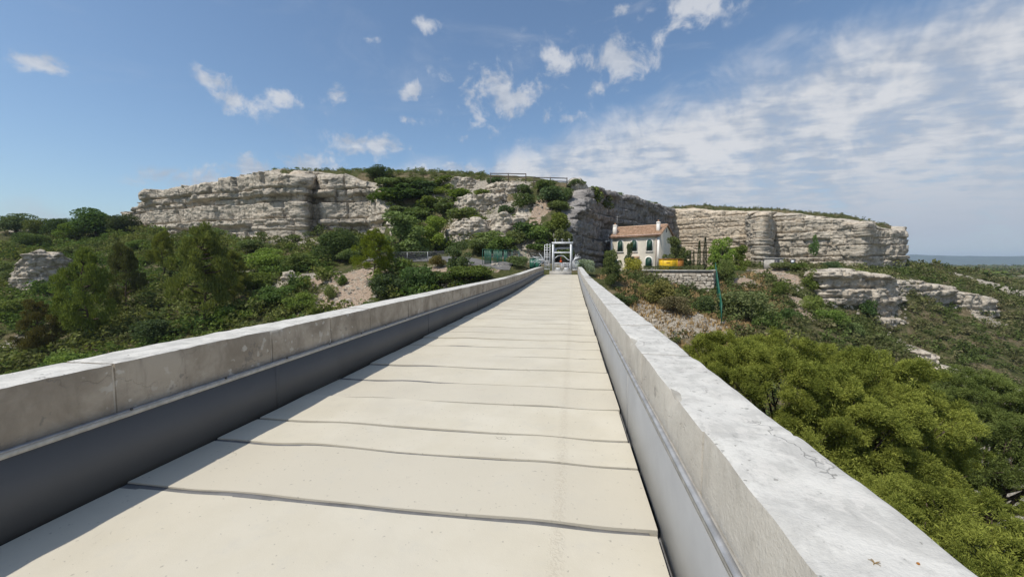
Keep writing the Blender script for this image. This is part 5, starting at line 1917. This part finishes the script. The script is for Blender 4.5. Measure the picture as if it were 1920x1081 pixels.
hero_pine([(1490, 812, 20.0, 4.1, 3.2, 3.35, 50, 0.75, 1.05), (1640, 805, 20.0, 1.9, 2.2, 2.3, 12, 0.65, 0.9), (1345, 705, 21.5, 1.8, 1.2, 1.2, 9, 0.6, 0.8)],
          1560, 'largest bright green pine crown just beyond the right parapet', 91)
hero_pine([(1865, 848, 27.5, 2.7, 2.0, 2.7, 34, 0.65, 0.95)],
          1875, 'darker pine at the right edge behind the largest pine crown', 92, mat='leaf_pine_deep')
hero_pine([(1790, 1060, 15.0, 1.75, 1.6, 1.55, 26, 0.5, 0.75), (1690, 985, 15.5, 0.8, 0.8, 0.5, 6, 0.45, 0.6)],
          1770, 'lower pine at the bottom right corner under the others', 93)


# ------------------------------------------------------------------ scrub that nobody could count
def visible(x, y, z):
    """roughly in sight from the walkway"""
    t = np.linspace(0.25, 0.97, 36)
    ok = np.ones(len(x), bool)
    for k in t:
        ok &= H(x * k, y * k) < CAM_H + (z - CAM_H) * k + 1.2
    return ok


def scatter(n, d0, d1, az0, az1, power, rg):
    D = (d0 ** power + (d1 ** power - d0 ** power) * rg.random(n)) ** (1 / power)
    a = np.radians(rg.uniform(az0, az1, n))
    return np.sin(a) * D, np.cos(a) * D, D


def clear_of(x, y, bridge=True):
    ok = np.ones(len(x), bool)
    ok &= ~((x > -5.5) & (x < 3.0) & (y < 58))
    for (bx, by, br) in BARE:
        ok &= np.hypot(x - bx, y - by) > br
    sd = poly_sd(x, y, POLY)
    steep = (np.abs(H(x + 1.5, y) - H(x - 1.5, y)) > 4.5) | (np.abs(H(x, y + 1.5) - H(x, y - 1.5)) > 4.5)
    ok &= ~steep
    ok &= ~((sd < 0.5) & (sd > -2.2) & (y > 55))
    ok &= poly_sd(x, y, TERR) < -0.4
    ok &= ~((x > 1) & (x < 40) & (y > 56) & (y < 130) & (sd < 0) & (H(x, y) > -0.4))      # quarry floor
    # strip of road behind the chain link fence
    ax, ay, bx, by = a0[0], a0[1], a1[0], a1[1]
    t = np.clip(((x - ax) * (bx - ax) + (y - ay) * (by - ay)) / ((bx - ax) ** 2 + (by - ay) ** 2), -0.1, 1.5)
    ok &= np.hypot(x - ax - t * (bx - ax), y - ay - t * (by - ay)) > 4.0
    return ok


def scrub(name, label, n, d0, d1, az0, az1, power, size, leaves, lsize, tints, seed, grow=1.0, keep=None):
    rg = np.random.default_rng(seed)
    x, y, D = scatter(n, d0, d1, az0, az1, power, rg)
    z = H(x, y)
    ok = clear_of(x, y) & visible(x, y, z + 1)
    cl = fbm(x * 0.07, y * 0.07, None, seed + 1, 3)
    if keep is not None:
        ok &= cl + rg.uniform(-0.35, 0.35, n) > keep
    x, y, D, z, cl = x[ok], y[ok], D[ok], z[ok], cl[ok]
    m = len(x)
    protos = [bush_arrays(seed * 10 + i, leaves, lsize, 6 + i % 3, 0.65) for i in range(6)]
    w = rg.uniform(size[0], size[1], m) * (1 + (D - d0) / (d1 - d0) * (grow - 1))
    sdp = poly_sd(x, y, POLY)
    w = np.where((sdp > 0) & ((x > 22) | (up_f(x, y) > 15)), w * 0.45, w)
    h = w * rg.uniform(0.5, 1.0, m)
    a = rg.uniform(0, 6.28, m)
    T = np.array(tints)
    ti = T[np.clip(((cl * 0.5 + 0.5) * len(T) + rg.uniform(-1.2, 1.2, m)).astype(int), 0, len(T) - 1)] * rg.uniform(0.75, 1.25, (m, 1))
    kind = rg.integers(0, 6, m)
    Vs, Cs = [], []
    for k in range(6):
        s = kind == k
        pv = protos[k][0]
        c, sn = np.cos(a[s])[:, None], np.sin(a[s])[:, None]
        X = (pv[None, :, 0] * c - pv[None, :, 1] * sn) * w[s][:, None] + x[s][:, None]
        Y = (pv[None, :, 0] * sn + pv[None, :, 1] * c) * w[s][:, None] + y[s][:, None]
        Z = pv[None, :, 2] * h[s][:, None] + z[s][:, None] - 0.1
        Vs.append(np.stack([X, Y, Z], -1).reshape(-1, 3))
        Cs.append(np.repeat(ti[s], len(pv), axis=0))
    V, C = np.concatenate(Vs), np.concatenate(Cs)
    me = mesh_np(name, V, np.arange(len(V)).reshape(-1, 4))
    at_ = me.attributes.new('tint', 'FLOAT_COLOR', 'POINT')
    at_.data.foreach_set('color', np.concatenate([C, np.ones((len(C), 1))], 1).astype(np.float32).ravel())
    o = add_obj(name, me, M['leaf_scrub'])
    tag(o, label, 'scrub', None, 'stuff')
    return m


GREENS = [(0.1142, 0.168, 0.043), (0.0914, 0.1411, 0.0403), (0.1478, 0.1949, 0.0538), (0.1747, 0.1908, 0.0618), (0.168, 0.1848, 0.0672), (0.1142, 0.1452, 0.0538)]
OLIVE = [(0.1012, 0.1265, 0.044), (0.132, 0.1518, 0.0572), (0.1595, 0.1672, 0.0704), (0.1925, 0.176, 0.0935), (0.11, 0.143, 0.0462)]
scrub('scrub', 'dense green maquis covering the left bank of the ravine', 5200, 42, 150, -66, -12, 1.3, (1.4, 3.4), 88, 0.125, GREENS, 21, 1.15)
scrub('scrub', 'low maquis on the hill tops and cliff brims', 2600, 60, 230, -66, 36, 1.2, (0.8, 2.0), 46, 0.18, OLIVE, 22, 1.4, keep=-0.1)
scrub('scrub', 'olive green scrub covering the right slope of the ravine', 8000, 34, 210, 6, 47, 1.15, (0.9, 2.5), 54, 0.145, OLIVE, 23, 1.5, keep=-0.75)
scrub('scrub', 'distant scrub on the limestone plain at the right', 6000, 150, 1800, 24, 48, 0.9, (2.2, 4.6), 22, 0.30, OLIVE, 24, 2.4, keep=-0.35)


def grass_and_stones():
    rg = np.random.default_rng(5)
    x, y, D = scatter(9000, 34, 80, 3, 26, 1.2, rg)
    z = H(x, y)
    ok = (fbm(x * 0.2, y * 0.2, None, 3, 2) > -0.25) & (poly_sd(x, y, TERR) < -0.3) & (np.abs(x) > 3) & (z < 0.2)
    x, y, z = x[ok], y[ok], z[ok]
    n = len(x) * 5
    p = np.repeat(np.stack([x, y, z], -1), 5, axis=0) + rg.normal(size=(n, 3)) * np.array([0.12, 0.12, 0])
    h = rg.uniform(0.15, 0.45, n)
    lean = rg.normal(size=(n, 3)) * np.array([0.12, 0.12, 0])
    sd = rg.normal(size=(n, 3)) * np.array([0.05, 0.05, 0])
    V = np.stack([p - sd, p + sd, p + lean + np.stack([0 * h, 0 * h, h], -1)], 1).reshape(-1, 3)
    o = add_obj('dry_grass', mesh_np('dry_grass', V, None, np.arange(len(V)).reshape(-1, 3)), M['dry_grass'])
    tag(o, 'dry yellow grass on the bank below the stone wall', 'grass', None, 'stuff')
    protos = [grid_box((-0.5, -0.5, -0.4), (0.5, 0.5, 0.4), (1, 1, 1), 0.08, 0.2, 2.1, 40 + i) for i in range(5)]
    Vs, Qs, base = [], [], 0
    cnt = 0
    for (bx, by, br) in BARE:
        if np.hypot(bx, by) > 160:
            continue
        k = int(10 * br * br)
        aa, rr = rg.uniform(0, 6.28, k), br * 1.3 * np.sqrt(rg.random(k))
        for i in range(k):
            X_, Y_ = bx + math.cos(aa[i]) * rr[i], by + math.sin(aa[i]) * rr[i]
            if -5 < X_ < 2.4 and Y_ < 56:
                continue
            s = 0.10 + 0.45 * rg.random() ** 4 + np.hypot(bx, by) * 0.0012
            v, q = protos[cnt % 5]
            an = rg.uniform(0, 6.28)
            c, sn = math.cos(an), math.sin(an)
            Vs.append(np.stack([(v[:, 0] * c - v[:, 1] * sn) * s + X_, (v[:, 0] * sn + v[:, 1] * c) * s * 0.8 + Y_, v[:, 2] * s * 0.7 + float(H(X_, Y_))], -1))
            Qs.append(q + base)
            base += len(v)
            cnt += 1
    o = add_obj('loose_stones', mesh_np('loose_stones', np.concatenate(Vs), np.concatenate(Qs)), M['limestone'])
    tag(o, 'loose pale stones strewn over the bare banks', 'stones', None, 'stuff')


grass_and_stones()

# ------------------------------------------------------------------ small litter on the right parapet
def twig(px, py, label, seed):
    r = ray(px, py)
    D = (CAM_H - 0.965) / -r[2]
    rg = random.Random(seed)
    m = MB()
    for i in range(7):
        a = rg.uniform(0, 6.28)
        m.tube([(0, 0, 0.006), (math.cos(a) * 0.012, math.sin(a) * 0.012, 0.015), (math.cos(a) * 0.028, math.sin(a) * 0.028, rg.uniform(0.004, 0.02))], [0.0025, 0.002, 0.0012], 4)
    o = m.build('dry_sprig', M['dry_grass'], None, False, (r[0] * D, r[1] * D, 0.957))
    o.scale = (0.5, 0.5, 0.5)
    tag(o, label, 'sprig')


twig(1640, 1052, 'small dry straw-coloured sprig lying on the right parapet', 3)
r_ = ray(1722, 1052)
D_ = (CAM_H - 0.965) / -r_[2]
v, q = grid_box((-0.004, -0.0035, 0), (0.004, 0.0035, 0.006), (3, 3, 3), 0.0025, 0.001, 90, 3)
o = add_obj('pebble', mesh_np('pebble', v, q), M['orange_brown'], None, (r_[0] * D_, r_[1] * D_, 0.957))
tag(o, 'tiny reddish pebble on the right parapet near the bottom edge', 'pebble')

# ------------------------------------------------------------------ air
def haze():
    m = bpy.data.materials.new('haze')
    m.use_nodes = True
    q = NT(m.node_tree)
    pv = q.n('ShaderNodeVolumePrincipled')
    pv.inputs['Color'].default_value = (0.68, 0.83, 1.0, 1)
    pv.inputs['Density'].default_value = 0.00013
    q.n('ShaderNodeOutputMaterial', inp={1: pv})
    o = MB().box(-9500, 9500, -9500, 9500, -80, 190).build('haze', m)
    o['kind'] = 'stuff'
    o['label'] = 'thin blue summer haze over the far plain'
    o['category'] = 'haze'


haze()
